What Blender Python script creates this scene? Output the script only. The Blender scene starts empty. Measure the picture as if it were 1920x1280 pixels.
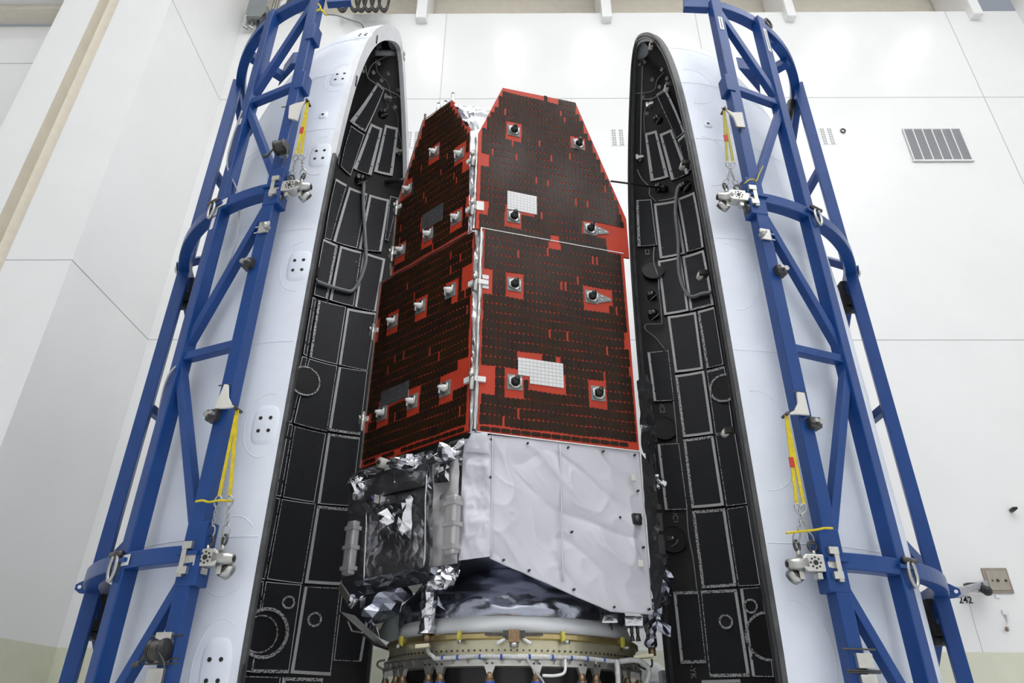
import bpy, math, random
from mathutils import Vector, Matrix, noise
V = Vector
SC = bpy.context.scene
COL = SC.collection
rnd = random.Random(7)

# ------------------------------------------------------------------ camera
F, TILT, ROLL, YAW = 1301.6, 0.506363, 0.006279, -0.012087
CAM = V((0, 0, 1.6))
ct, st = math.cos(TILT), math.sin(TILT)
FW = V((math.sin(YAW) * ct, math.cos(YAW) * ct, st))
RI = V((math.cos(YAW), -math.sin(YAW), 0))
UP = RI.cross(FW)
cr, sr = math.cos(ROLL), math.sin(ROLL)
RI, UP = cr * RI + sr * UP, -sr * RI + cr * UP
cd = bpy.data.cameras.new('camera')
cd.sensor_width = 36
cd.lens = F / 1920 * 36
cd.clip_end = 200
co = bpy.data.objects.new('camera', cd)
COL.objects.link(co)
co.matrix_world = Matrix(((RI.x, UP.x, -FW.x, CAM.x), (RI.y, UP.y, -FW.y, CAM.y), (RI.z, UP.z, -FW.z, CAM.z), (0, 0, 0, 1)))
SC.camera = co

# ------------------------------------------------------------------ light
w = bpy.data.worlds.new('room_light')
SC.world = w
w.use_nodes = True
w.node_tree.nodes['Background'].inputs[0].default_value = (0.80, 0.88, 1.0, 1)
w.node_tree.nodes['Background'].inputs[1].default_value = 0.35
LAMP_POWER = 20.8
SC.view_settings.view_transform = 'Standard'
SC.view_settings.look = 'None'
SC.view_settings.gamma = 1
SC.view_settings.use_curve_mapping = False
SC.view_settings.exposure = 0.03
SC.cycles.max_bounces = 8
SC.cycles.glossy_bounces = 3
SC.cycles.caustics_reflective = False
SC.cycles.caustics_refractive = False

# ------------------------------------------------------------------ rays onto the surfaces of the place
def ray(u, v):
    return RI * ((u - 960) / F) + UP * ((640 - v) / F) + FW
def hitY(u, v, Y):
    d = ray(u, v); return CAM + d * (Y / d.y)
def hitX(u, v, X):
    d = ray(u, v); return CAM + d * (X / d.x)
def hitZ(u, v, Z):
    d = ray(u, v); return CAM + d * ((Z - CAM.z) / d.z)
def hitP(u, v, p, n):
    d = ray(u, v); return CAM + d * ((p - CAM).dot(n) / d.dot(n))
def proj(p):
    d = p - CAM; z = d.dot(FW)
    return (960 + F * d.dot(RI) / z, 640 - F * d.dot(UP) / z)

# ------------------------------------------------------------------ materials
def mat(name, col, rough=0.5, metal=0.0, spec=0.5, bump=0.0, bscale=20.0, var=0.0, vscale=4.0, col2=None, emit=None, coat=0.0, thr=None, alpha=None):
    m = bpy.data.materials.new(name)
    m.use_nodes = True
    nt = m.node_tree; b = nt.nodes['Principled BSDF']
    b.inputs['Base Color'].default_value = (*col, 1)
    b.inputs['Roughness'].default_value = rough
    b.inputs['Metallic'].default_value = metal
    b.inputs['Specular IOR Level'].default_value = spec
    b.inputs['Coat Weight'].default_value = coat
    b.inputs['Coat Roughness'].default_value = 0.1
    if alpha is not None:
        b.inputs['Alpha'].default_value = alpha
    if emit:
        b.inputs['Emission Color'].default_value = (*emit[0], 1)
        b.inputs['Emission Strength'].default_value = emit[1]
    tc = None
    if var or bump or col2:
        tc = nt.nodes.new('ShaderNodeTexCoord')
        gp = nt.nodes.new('ShaderNodeNewGeometry')
    if var or col2:
        n = nt.nodes.new('ShaderNodeTexNoise'); n.inputs['Scale'].default_value = vscale; n.inputs['Detail'].default_value = 6
        nt.links.new(gp.outputs['Position'], n.inputs['Vector'])
        r = nt.nodes.new('ShaderNodeValToRGB')
        lo, hi = thr or (0.35, 0.65)
        r.color_ramp.elements[0].position = lo; r.color_ramp.elements[1].position = hi
        c2 = col2 or tuple(c * (1 - var) for c in col)
        r.color_ramp.elements[0].color = (*c2, 1); r.color_ramp.elements[1].color = (*col, 1)
        nt.links.new(n.outputs['Fac'], r.inputs['Fac']); nt.links.new(r.outputs['Color'], b.inputs['Base Color'])
    if bump:
        n2 = nt.nodes.new('ShaderNodeTexNoise'); n2.inputs['Scale'].default_value = bscale; n2.inputs['Detail'].default_value = 5
        nt.links.new(gp.outputs['Position'], n2.inputs['Vector'])
        bp = nt.nodes.new('ShaderNodeBump'); bp.inputs['Strength'].default_value = bump; bp.inputs['Distance'].default_value = 0.02
        nt.links.new(n2.outputs['Fac'], bp.inputs['Height']); nt.links.new(bp.outputs['Normal'], b.inputs['Normal'])
    return m

M = dict(
    wall=mat('wall_gloss_white', (0.87, 0.87, 0.865), 0.27, bump=0.05, bscale=1.3, var=0.03, vscale=0.5),
    wall_side=mat('wall_white_side', (0.87, 0.87, 0.865), 0.3, bump=0.04, bscale=1.3, var=0.03, vscale=0.5),
    beige=mat('beige_paint', (0.76, 0.71, 0.60), 0.5, var=0.06),
    wains=mat('cream_wainscot', (0.70, 0.71, 0.57), 0.3, var=0.04),
    seam=mat('panel_joint', (0.46, 0.46, 0.46), 0.7),
    floor=mat('floor_epoxy', (0.80, 0.81, 0.82), 0.2, var=0.05),
    lamp=mat('lamp_face', (0.9, 0.9, 0.9), 0.5, emit=((0.985, 0.992, 1.0), LAMP_POWER)),
    steel=mat('steel', (0.52, 0.52, 0.50), 0.32, 0.9, var=0.15, vscale=9),
    brushed=mat('brushed_aluminium', (0.66, 0.65, 0.61), 0.33, 0.85, var=0.1, vscale=14),
    darksteel=mat('dark_steel', (0.11, 0.105, 0.10), 0.38, 0.7, var=0.3, vscale=20),
    blue=mat('blue_paint', (0.010, 0.058, 0.235), 0.32, spec=0.35, bump=0.05, bscale=30, var=0.12, vscale=3),
    fairing=mat('fairing_white', (0.80, 0.85, 0.94), 0.42, bump=0.04, bscale=2.0, var=0.07, vscale=1.6),
    rimwhite=mat('rim_white', (0.74, 0.75, 0.78), 0.4, var=0.08, vscale=5),
    rimgrey=mat('rim_grey', (0.10, 0.10, 0.105), 0.42, 0.3, var=0.35, vscale=6),
    rubber=mat('rubber_black', (0.016, 0.016, 0.018), 0.35, var=0.3, vscale=8),
    liner=mat('liner_black', (0.017, 0.017, 0.018), 0.42, bump=0.04, bscale=6, var=0.4, vscale=2.5),
    acoustic=mat('acoustic_foam', (0.011, 0.013, 0.021), 0.5, bump=0.12, bscale=90, var=0.3, vscale=3),
    tape=mat('white_tape', (0.93, 0.93, 0.93), 0.45, col2=(0.62, 0.62, 0.62), vscale=30, thr=(0.3, 0.40)),
    foiltape=mat('foil_tape', (0.80, 0.80, 0.82), 0.35, 0.1, col2=(0.05, 0.05, 0.06), vscale=42, thr=(0.42, 0.5)),
    cable=mat('cable_grey', (0.42, 0.43, 0.46), 0.5, var=0.2, vscale=14),
    wire=mat('wire_pale', (0.45, 0.45, 0.46), 0.5),
    black=mat('black_plastic', (0.014, 0.014, 0.015), 0.4),
    yellow=mat('yellow_webbing', (0.72, 0.56, 0.015), 0.7, var=0.25, vscale=22),
    olive=mat('faded_yellow_webbing', (0.46, 0.40, 0.07), 0.7, var=0.25, vscale=22),
    red=mat('red_tag', (0.5, 0.03, 0.015), 0.6),
    offwhite=mat('painted_bracket', (0.70, 0.68, 0.63), 0.45, var=0.06),
    white=mat('white_plastic', (0.80, 0.80, 0.80), 0.4),
    substrate=mat('red_substrate', (0.52, 0.052, 0.025), 0.42, spec=0.22, var=0.08, vscale=3),
    cell=mat('solar_cell', (0.032, 0.0165, 0.0080), 0.2, spec=0.14, col2=(0.019, 0.0125, 0.011), vscale=5, thr=(0.3, 0.6)),
    radiator=mat('radiator_white', (0.74, 0.74, 0.74), 0.3),
    gridline=mat('radiator_grid', (0.50, 0.50, 0.50), 0.4),
    osr=mat('mirror_radiator', (0.20, 0.20, 0.22), 0.22, 0.6, var=0.2, vscale=30),
    foil=mat('silver_foil', (0.74, 0.75, 0.79), 0.16, 0.97, bump=0.35, bscale=14),
    foil2=mat('dull_silver_foil', (0.62, 0.62, 0.66), 0.30, 0.95, bump=0.3, bscale=9),
    foilblue=mat('dark_foil', (0.40, 0.42, 0.50), 0.24, 0.97, bump=0.35, bscale=10),
    blanket=mat('white_blanket', (0.63, 0.63, 0.69), 0.42, bump=0.10, bscale=5, var=0.04, vscale=2),
    greycloth=mat('grey_blanket', (0.50, 0.49, 0.50), 0.36, 0.25, bump=0.15, bscale=12),
    gold=mat('gold_anodised', (0.62, 0.50, 0.24), 0.30, 0.85, var=0.2, vscale=3),
    palegold=mat('pale_gold_alodine', (0.68, 0.64, 0.46), 0.33, 0.7, var=0.12, vscale=4),
    ringwhite=mat('ring_white', (0.82, 0.84, 0.87), 0.4),
    yellowpaint=mat('yellow_chromate', (0.66, 0.58, 0.10), 0.45),
    bluetape=mat('blue_tape', (0.02, 0.09, 0.42), 0.5),
    harness=mat('white_harness', (0.66, 0.66, 0.66), 0.4, var=0.25, vscale=40),
    bronze=mat('bronze_rod', (0.36, 0.24, 0.14), 0.35, 0.7, var=0.3, vscale=25),
    grille=mat('grille_grey', (0.36, 0.365, 0.38), 0.5),
    jbox=mat('junction_grey', (0.24, 0.26, 0.26), 0.45),
    lens=mat('lens_violet', (0.05, 0.02, 0.22), 0.08, spec=0.9),
    copper=mat('copper_tube', (0.62, 0.38, 0.22), 0.35, 0.7),
)

# ------------------------------------------------------------------ mesh helpers
def link(o, parent):
    COL.objects.link(o)
    if parent is not None:
        o.parent = parent
        o.matrix_parent_inverse = W(parent).inverted()
def W(o):
    m = Matrix.LocRotScale(o.location, o.rotation_euler, o.scale)
    return W(o.parent) @ o.matrix_parent_inverse @ m if o.parent else m
def mk(name, vs, fs, m, parent=None, smooth=False, mis=None):
    me = bpy.data.meshes.new(name)
    me.from_pydata([tuple(v) for v in vs], [], fs)
    ms = m if isinstance(m, (list, tuple)) else [m]
    for k in ms:
        me.materials.append(M[k] if isinstance(k, str) else k)
    if smooth:
        me.polygons.foreach_set('use_smooth', [True] * len(me.polygons))
    if mis:
        me.polygons.foreach_set('material_index', mis)
    me.update()
    o = bpy.data.objects.new(name, me)
    link(o, parent)
    return o
def thing(name, label, cat, loc, group=None):
    o = bpy.data.objects.new(name, None)
    o.location = loc; o.empty_display_size = 0.2
    COL.objects.link(o)
    return tag(o, label, cat, group)
def tag(o, label, cat, group=None):
    o['label'] = label; o['category'] = cat
    if group: o['group'] = group
    return o
def struct(o):
    o['kind'] = 'structure'; return o
def bev(o, wd=0.012, seg=2):
    b = o.modifiers.new('bevel', 'BEVEL'); b.width = wd; b.segments = seg; b.limit_method = 'ANGLE'
    return o

class G:
    """collects simple solids that form ONE part"""
    def __init__(s): s.v = []; s.f = []
    def add(s, vs, fs):
        k = len(s.v); s.v += [V(x) for x in vs]; s.f += [tuple(i + k for i in f) for f in fs]; return s
    def box(s, c, ex, ey, ez):
        c, ex, ey, ez = V(c), V(ex), V(ey), V(ez)
        vs = [c + ex * a + ey * b + ez * d for d in (-.5, .5) for a, b in ((-.5, -.5), (.5, -.5), (.5, .5), (-.5, .5))]
        fs = [(0, 3, 2, 1), (4, 5, 6, 7), (0, 1, 5, 4), (1, 2, 6, 5), (2, 3, 7, 6), (3, 0, 4, 7)]
        if ex.cross(ey).dot(ez) < 0: fs = [f[::-1] for f in fs]
        return s.add(vs, fs)
    def cyl(s, a, b, r, n=14, r2=None, caps=True):
        a, b = V(a), V(b); d = (b - a).normalized()
        x = d.orthogonal().normalized(); y = d.cross(x)
        r2 = r if r2 is None else r2
        vs = []
        for p, q in ((a, r), (b, r2)):
            for i in range(n):
                t = 2 * math.pi * i / n; vs.append(p + x * (q * math.cos(t)) + y * (q * math.sin(t)))
        fs = [(i, (i + 1) % n, n + (i + 1) % n, n + i) for i in range(n)]
        if caps: fs += [tuple(range(n - 1, -1, -1)), tuple(range(n, 2 * n))]
        return s.add(vs, fs)
    def ball(s, c, r, n=10, m=6, sc=(1, 1, 1)):
        c = V(c); vs = [c + V((0, 0, r * sc[2]))]; fs = []
        for j in range(1, m):
            p = math.pi * j / m
            for i in range(n):
                t = 2 * math.pi * i / n
                vs.append(c + V((r * sc[0] * math.sin(p) * math.cos(t), r * sc[1] * math.sin(p) * math.sin(t), r * sc[2] * math.cos(p))))
        vs.append(c - V((0, 0, r * sc[2]))); e = len(vs) - 1
        for i in range(n):
            k = (i + 1) % n
            fs.append((0, 1 + i, 1 + k))
            for j in range(m - 2):
                a = 1 + j * n; fs.append((a + i, a + n + i, a + n + k, a + k))
            a = 1 + (m - 2) * n; fs.append((a + i, e, a + k))
        return s.add(vs, fs)
    def tube(s, pts, r, n=8, closed=False):
        pts = [V(p) for p in pts]
        vs = []; N = len(pts); prev = None
        for i, p in enumerate(pts):
            if closed: d = pts[(i + 1) % N] - pts[i - 1]
            else: d = pts[min(i + 1, N - 1)] - pts[max(i - 1, 0)]
            d.normalize()
            if prev is None: x = d.orthogonal().normalized()
            else:
                x = prev - d * prev.dot(d)
                x = x.normalized() if x.length > 1e-6 else d.orthogonal().normalized()
            prev = x; y = d.cross(x)
            for k in range(n):
                t = 2 * math.pi * k / n; vs.append(p + (x * math.cos(t) + y * math.sin(t)) * r)
        fs = []
        for i in range(N if closed else N - 1):
            a, b = i * n, ((i + 1) % N) * n
            for k in range(n):
                fs.append((a + k, a + (k + 1) % n, b + (k + 1) % n, b + k))
        if not closed: fs += [tuple(range(n - 1, -1, -1)), tuple(range((N - 1) * n, N * n))]
        return s.add(vs, fs)
    def prism(s, poly, ext):
        """poly: 3D outline, ext: thickness vector"""
        poly = [V(p) for p in poly]; n = len(poly); ext = V(ext)
        nn = V((0, 0, 0))
        for i in range(n): nn += poly[i].cross(poly[(i + 1) % n])
        if nn.dot(ext) < 0: poly = poly[::-1]
        vs = poly + [p + ext for p in poly]
        fs = [tuple(range(n - 1, -1, -1)), tuple(range(n, 2 * n))] + [(i, (i + 1) % n, n + (i + 1) % n, n + i) for i in range(n)]
        return s.add(vs, fs)
    def mk(s, name, m, parent=None, smooth=False): return mk(name, s.v, s.f, m, parent, smooth)

def smooth_path(pts, n=6, closed=False):
    pts = [V(p) for p in pts]; out = []; N = len(pts)
    for i in range(N if closed else N - 1):
        if closed: a, b, c, d = pts[i - 1], pts[i], pts[(i + 1) % N], pts[(i + 2) % N]
        else: a, b, c, d = pts[max(i - 1, 0)], pts[i], pts[i + 1], pts[min(i + 2, N - 1)]
        for k in range(n):
            t = k / n
            out.append(0.5 * ((2 * b) + (c - a) * t + (2 * a - 5 * b + 4 * c - d) * t * t + (3 * b - a - 3 * c + d) * t ** 3))
    if not closed: out.append(pts[-1])
    return out
def tube_obj(name, pts, r, m, parent=None, n=8, k=6):
    return G().tube(smooth_path(pts, k), r, n).mk(name, m, parent, True)
def beam(name, a, b, wd, ht, m, parent, side=None, bevel=0.012):
    a, b = V(a), V(b); d = b - a
    x = V(side) if side is not None else (V((0, 0, 1)) if abs(d.normalized().z) < 0.9 else V((1, 0, 0)))
    x = (x - d.normalized() * x.dot(d.normalized())).normalized(); y = d.normalized().cross(x)
    o = G().box((a + b) / 2, x * wd, y * ht, d).mk(name, m, parent)
    return bev(o, bevel) if bevel else o
def lathe(name, prof, c, m, parent=None, n=96, smooth=True, a0=0, a1=2 * math.pi):
    full = abs(a1 - a0 - 2 * math.pi) < 1e-6
    vs = []; fs = []; k = n if full else n + 1; L = len(prof)
    for i in range(k):
        t = a0 + (a1 - a0) * i / n
        for r, z in prof: vs.append((c[0] + r * math.cos(t), c[1] + r * math.sin(t), z))
    for i in range(n):
        a, b = i * L, ((i + 1) % k) * L
        for j in range(L - 1): fs.append((a + j, b + j, b + j + 1, a + j + 1))
    return mk(name, vs, fs, m, parent, smooth)
def fbm(p, f, seed):
    return noise.noise(V((p[0] * f + seed * 3.7, p[1] * f - seed * 1.9, p[2] * f + seed * 0.7)))
def crumple(name, quad, nx, ny, amp, f, m, parent, seed=0, smooth=False, nrm=None, edge=0.25):
    """quad p00,p10,p11,p01 -> wrinkled sheet, creased like foil"""
    a, b, c, d = [V(q) for q in quad]
    n = (b - a).cross(d - a).normalized() if nrm is None else V(nrm)
    vs = []; fs = []
    for j in range(ny + 1):
        for i in range(nx + 1):
            u, v = i / nx, j / ny
            if 0 < i < nx and 0 < j < ny and not smooth:
                u += rnd.uniform(-.35, .35) / nx; v += rnd.uniform(-.35, .35) / ny
            p = (a * (1 - u) + b * u) * (1 - v) + (d * (1 - u) + c * u) * v
            h = (1 - 2.4 * abs(fbm(p, f, seed))) * 0.6 + fbm(p, f * 2.3, seed + 5) * 0.5 + (1 - 2 * abs(fbm(p, f * 4.1, seed + 9))) * 0.22
            e = min(u, 1 - u, v, 1 - v)
            vs.append(p + n * (amp * h * (edge + (1 - edge) * min(1, e * 6))))
    for j in range(ny):
        for i in range(nx):
            q = j * (nx + 1) + i
            if smooth: fs.append((q, q + 1, q + nx + 2, q + nx + 1))
            elif (i + j) % 2: fs += [(q, q + 1, q + nx + 2), (q, q + nx + 2, q + nx + 1)]
            else: fs += [(q, q + 1, q + nx + 1), (q + 1, q + nx + 2, q + nx + 1)]
    return mk(name, vs, fs, m, parent, smooth)
def wrinkle(o, amp, f, seed=0, sub=None):
    for v in o.data.vertices:
        p = v.co
        v.co = p + V((fbm(p, f, seed), fbm(p, f, seed + 11), fbm(p, f, seed + 23))) * amp
    return o
def foil_tube(name, a, b, r, m, parent, seed=0, n=14, seg=16, amp=0.03, r2=None):
    a, b = V(a), V(b); d = (b - a).normalized(); x = d.orthogonal().normalized(); y = d.cross(x); vs = []; fs = []
    r2 = r if r2 is None else r2
    for j in range(seg + 1):
        p = a.lerp(b, j / seg); rr = r + (r2 - r) * j / seg
        for i in range(n):
            t = 2 * math.pi * i / n
            q = p + (x * math.cos(t) + y * math.sin(t)) * rr
            q = q + (q - p).normalized() * amp * (fbm(q, 9, seed) + fbm(q, 17, seed + 3))
            vs.append(q)
    for j in range(seg):
        for i in range(n):
            q = j * n + i; k = j * n + (i + 1) % n
            fs += [(q, k, k + n), (q, k + n, q + n)]
    fs += [tuple(range(n - 1, -1, -1)), tuple(range(seg * n, seg * n + n))]
    return mk(name, vs, fs, m, parent)
def blob(name, c, r, m, parent, seed=0, amp=0.06, sc=(1, 1, 1)):
    g = G().ball(c, r, 14, 9, sc); c = V(c)
    g.v = [p + (p - c).normalized() * amp * (fbm(p, 6, seed) + 0.8 * fbm(p, 13, seed + 4)) for p in g.v]
    return g.mk(name, m, parent)
def text(name, body, size, loc, xdir, nrm, m, parent=None, ext=0.002, bold=0.0):
    cu = bpy.data.curves.new(name, 'FONT'); cu.body = body; cu.size = size; cu.extrude = ext; cu.offset = bold
    cu.align_x = 'CENTER'; cu.align_y = 'CENTER'
    x = V(xdir).normalized(); n = V(nrm).normalized(); y = n.cross(x)
    to = bpy.data.objects.new(name + '_curve', cu); COL.objects.link(to)
    me = bpy.data.meshes.new_from_object(to.evaluated_get(bpy.context.evaluated_depsgraph_get()))
    bpy.data.objects.remove(to)
    me.materials.clear(); me.materials.append(M[m])
    me.transform(Matrix(((x.x, y.x, n.x, loc[0]), (x.y, y.y, n.y, loc[1]), (x.z, y.z, n.z, loc[2]), (0, 0, 0, 1))))
    o = bpy.data.objects.new(name, me); link(o, parent); return o

# ================================================================== THE ROOM
D = 16.0                 # back wall
XL = -9.844              # left wall
YP = 12.4                # front of the left buttress
XR, YB, ZC = 17.6, -18.0, 27.0
S1, S2 = 10.525, 19.55   # panel joints
ZW = 3.02                # wainscot
struct(mk('floor', [(-30, YB, 0), (XR, YB, 0), (XR, D, 0), (-30, D, 0)], [(0, 1, 2, 3)], 'floor'))
struct(mk('ceiling', [(-30, YB, ZC), (XR, YB, ZC), (XR, D + 3, ZC), (-30, D + 3, ZC)], [(3, 2, 1, 0)], 'wall_side'))
ZT = 23.87
wb = struct(mk('wall_back', [(XL, D, 0), (XR, D, 0), (XR, D, ZT), (XL, D, ZT), (XL, D + 1.2, ZT), (XR, D + 1.2, ZT), (XL, D + 1.2, ZC), (XR, D + 1.2, ZC)],
               [(0, 1, 2, 3), (3, 2, 5, 4), (4, 5, 7, 6)], ['wall', 'beige'], mis=[0, 1, 1]))
def strip(name, a, b, wd, m, n, parent=None, th=0.006):
    a, b, n = V(a), V(b), V(n); x = (b - a).cross(n).normalized()
    return G().box((a + b) / 2, b - a, x * wd, n * th).mk(name, m, parent)
for z in (S1, S2): strip('wall_joint', (XL, D - .003, z), (XR, D - .003, z), 0.018, 'seam', (0, -1, 0), wb)
for x in (-2.6, 6.24, 15.08): strip('wall_joint', (x, D - .003, ZW), (x, D - .003, ZT), 0.018, 'seam', (0, -1, 0), wb)
struct(G().box(((XL + XR) / 2, D - .006, ZW / 2), (XR - XL, 0, 0), (0, .012, 0), (0, 0, ZW)).mk('trim_1', 'wains'))
# left wall, buttress with its recessed cream channel, door leaf beyond
wl = struct(mk('wall_left', [(XL, YP, 0), (XL, D, 0), (XL, D, ZC), (XL, YP, ZC), (-11.32, YP, 0), (-11.32, YP, ZC)],
               [(0, 1, 2, 3)[::-1], (4, 0, 3, 5)], 'wall_side'))
for z in (S1, S2):
    strip('wall_joint', (XL + .003, YP, z), (XL + .003, D, z), 0.018, 'seam', (1, 0, 0), wl)
    strip('wall_joint', (XL, YP - .003, z), (-11.32, YP - .003, z), 0.018, 'seam', (0, -1, 0), wl)
struct(G().box((XL + .006, (YP + D) / 2, ZW / 2), (.012, 0, 0), (0, D - YP, 0), (0, 0, ZW)).mk('trim_2', 'wains'))
struct(mk('trim_3', [(-11.32, YP, 0), (-11.32, YP + .32, 0), (-11.62, YP + .5, 0), (-11.90, YP + .32, 0), (-11.90, YP, 0),
                     (-11.32, YP, ZC), (-11.32, YP + .32, ZC), (-11.62, YP + .5, ZC), (-11.90, YP + .32, ZC), (-11.90, YP, ZC)],
          [(0, 1, 6, 5)[::-1], (1, 2, 7, 6)[::-1], (2, 3, 8, 7)[::-1], (3, 4, 9, 8)[::-1]], 'beige'))
struct(mk('wall_outer', [(-12.9, YP, 0), (-11.90, YP, 0), (-11.90, YP, ZC), (-12.9, YP, ZC), (-12.9, YP + .9, 0), (-12.9, YP + .9, ZC)], [(0, 1, 2, 3), (4, 0, 3, 5)], 'wall_side'))
dl = struct(mk('door_1', [(-30, YP + .9, 0), (-12.9, YP + .9, 0), (-12.9, YP + .9, 19.6), (-30, YP + .9, 19.6)], [(0, 1, 2, 3)], 'wall'))
zj = hitY(0, 119, YP + .9).z
strip('door_joint', (-30, YP + .897, zj), (-12.9, YP + .897, zj), .02, 'seam', (0, -1, 0), dl)
za, zb = hitY(0, 45, YP + .9).z, hitY(0, 9, YP + .4).z
struct(G().box((-21.45, YP + .65, (za + zb) / 2), (17.1, 0, 0), (0, .5, 0), (0, 0, zb - za)).mk('trim_4', 'beige'))
struct(G().box((-21.45, YP + .45, zb + .06), (17.1, 0, 0), (0, .9, 0), (0, 0, .12)).mk('trim_5', 'wall_side'))
struct(G().box((-21.45, YP + .6, zb + 2.2), (17.1, 0, 0), (0, .6, 0), (0, 0, 4.16)).mk('trim_6', 'beige'))
struct(mk('wall_right', [(XR, YB, 0), (XR, D, 0), (XR, D, ZC), (XR, YB, ZC)], [(0, 1, 2, 3)], 'wall_side'))
struct(mk('wall_front', [(-30, YB, 0), (XR, YB, 0), (XR, YB, ZC), (-30, YB, ZC)], [(3, 2, 1, 0)], 'wall_side'))
struct(mk('wall_far_left', [(-30, YB, 0), (-30, D, 0), (-30, D, ZC), (-30, YB, ZC)], [(0, 1, 2, 3)[::-1]], 'wall_side'))
# roof beams reaching over the top of the back wall
for k, (u0, u1, v1) in enumerate(((779, 799, 33), (1129, 1148, 32), (1477, 1494, 30), (1826, 1845, 26))):
    p, q = hitY(u0, v1, D - .25), hitY(u1, v1, D - .25)
    g = G().box(((p.x + q.x) / 2, D + .45, (p.z + ZC) / 2), (q.x - p.x, 0, 0), (0, 1.45, 0), (0, 0, ZC - p.z))
    struct(bev(g.mk('trim_%d' % (7 + k), 'wall_side'), .03))
# high-bay lamps on the ceiling (their mirror images show in the glossy wall)
pos = ('left', 'second', 'third', 'fourth', 'fifth', 'sixth', 'seventh', 'eighth', 'right')
for j, y in enumerate((12.0, 5.0, -1.0, -7.5, -14.0)):
    for i in range(9):
        x = -10.6 + i * 3.4
        hs = .75 if j == 0 else 1.5
        t = thing('ceiling_lamp', 'square white high-bay lamp on the ceiling above the frame', 'lamp', (x, y, ZC), 'ceiling lamps out of frame')
        bev(G().box((x, y, ZC - .12), (hs + .15, 0, 0), (0, hs + .15, 0), (0, 0, .22)).mk('housing', 'white', t), .02)
        G().box((x, y, ZC - .24), (hs, 0, 0), (0, hs, 0), (0, 0, .02)).mk('diffuser', 'lamp', t)

# ================================================================== FAIRING HALVES
PROF = [(0.02, 2.47), (1.0, 2.50), (1.7, 2.56), (2.3, 2.6), (5.0, 2.605), (7.0, 2.595), (8.0, 2.56), (9.0, 2.51), (10.0, 2.41), (10.8, 2.272), (11.5, 2.083),
        (12.1, 1.857), (12.7, 1.555), (13.3, 1.162), (13.8, .768), (14.05, .545), (14.22, .35), (14.32, .17), (14.35, 0.0)]
def rad(z):
    if z <= PROF[0][0]: return PROF[0][1]
    if z >= PROF[-1][0]: return 0.0
    for i in range(len(PROF) - 1):
        z0, r0 = PROF[i]; z1, r1 = PROF[i + 1]
        if z <= z1:
            def sl(k):
                k0, k1 = max(k - 1, 0), min(k + 1, len(PROF) - 1)
                return (PROF[k1][1] - PROF[k0][1]) / (PROF[k1][0] - PROF[k0][0])
            h = z1 - z0; t = (z - z0) / h; m0, m1 = sl(i) * h, sl(i + 1) * h
            return max(0, (2 * t ** 3 - 3 * t ** 2 + 1) * r0 + (t ** 3 - 2 * t ** 2 + t) * m0 + (-2 * t ** 3 + 3 * t ** 2) * r1 + (t ** 3 - t ** 2) * m1)
ZS = [0.02 + i * 0.2475 for i in range(41)] + [10.15 + i * .15 for i in range(24)] + [13.7 + i * .08 for i in range(7)] + [14.24, 14.29, 14.325, 14.345, 14.35]
class Fair:
    def __init__(s, S, c, phi):
        s.S, s.c = S, V((c[0], c[1], 0))
        s.n = V((S * math.sin(phi), -math.cos(phi), 0)); s.o = V((S * math.cos(phi), math.sin(phi), 0))
    def at(s, th, z, off=0.0, r=None):
        q = (rad(z) if r is None else r) + off
        return s.c + (s.n * math.cos(th) + s.o * math.sin(th)) * q + V((0, 0, z))
    def hit(s, u, v, off=0.0, far=True, r=None):
        d = ray(u, v); res = None; prev = None; t = 5.0
        f = lambda t: ((CAM + d * t - s.c).xy.length - ((rad((CAM + d * t).z) if r is None else r) + off))
        while t < 22:
            val = f(t)
            if prev is not None and (prev > 0) != (val > 0):
                a, b = t - .04, t
                for _ in range(22):
                    m_ = (a + b) / 2
                    if (f(m_) > 0) == (prev > 0): a = m_
                    else: b = m_
                res = (a + b) / 2
                if not far: break
            prev = val; t += .04
        if res is None:                      # grazing: closest approach
            res = min((5 + i * .04 for i in range(420)), key=f)
        return CAM + d * res
    def tz(s, p):
        q = p - s.c; return math.atan2(q.dot(s.o), q.dot(s.n)), p.z
    def htz(s, u, v, off=0.0, far=True, r=None): return s.tz(s.hit(u, v, off, far, r))
FL = Fair(-1, (-2.532, 9.801), 0.0378)
FR = Fair(1, (2.515, 10.020), 0.0144)

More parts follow.
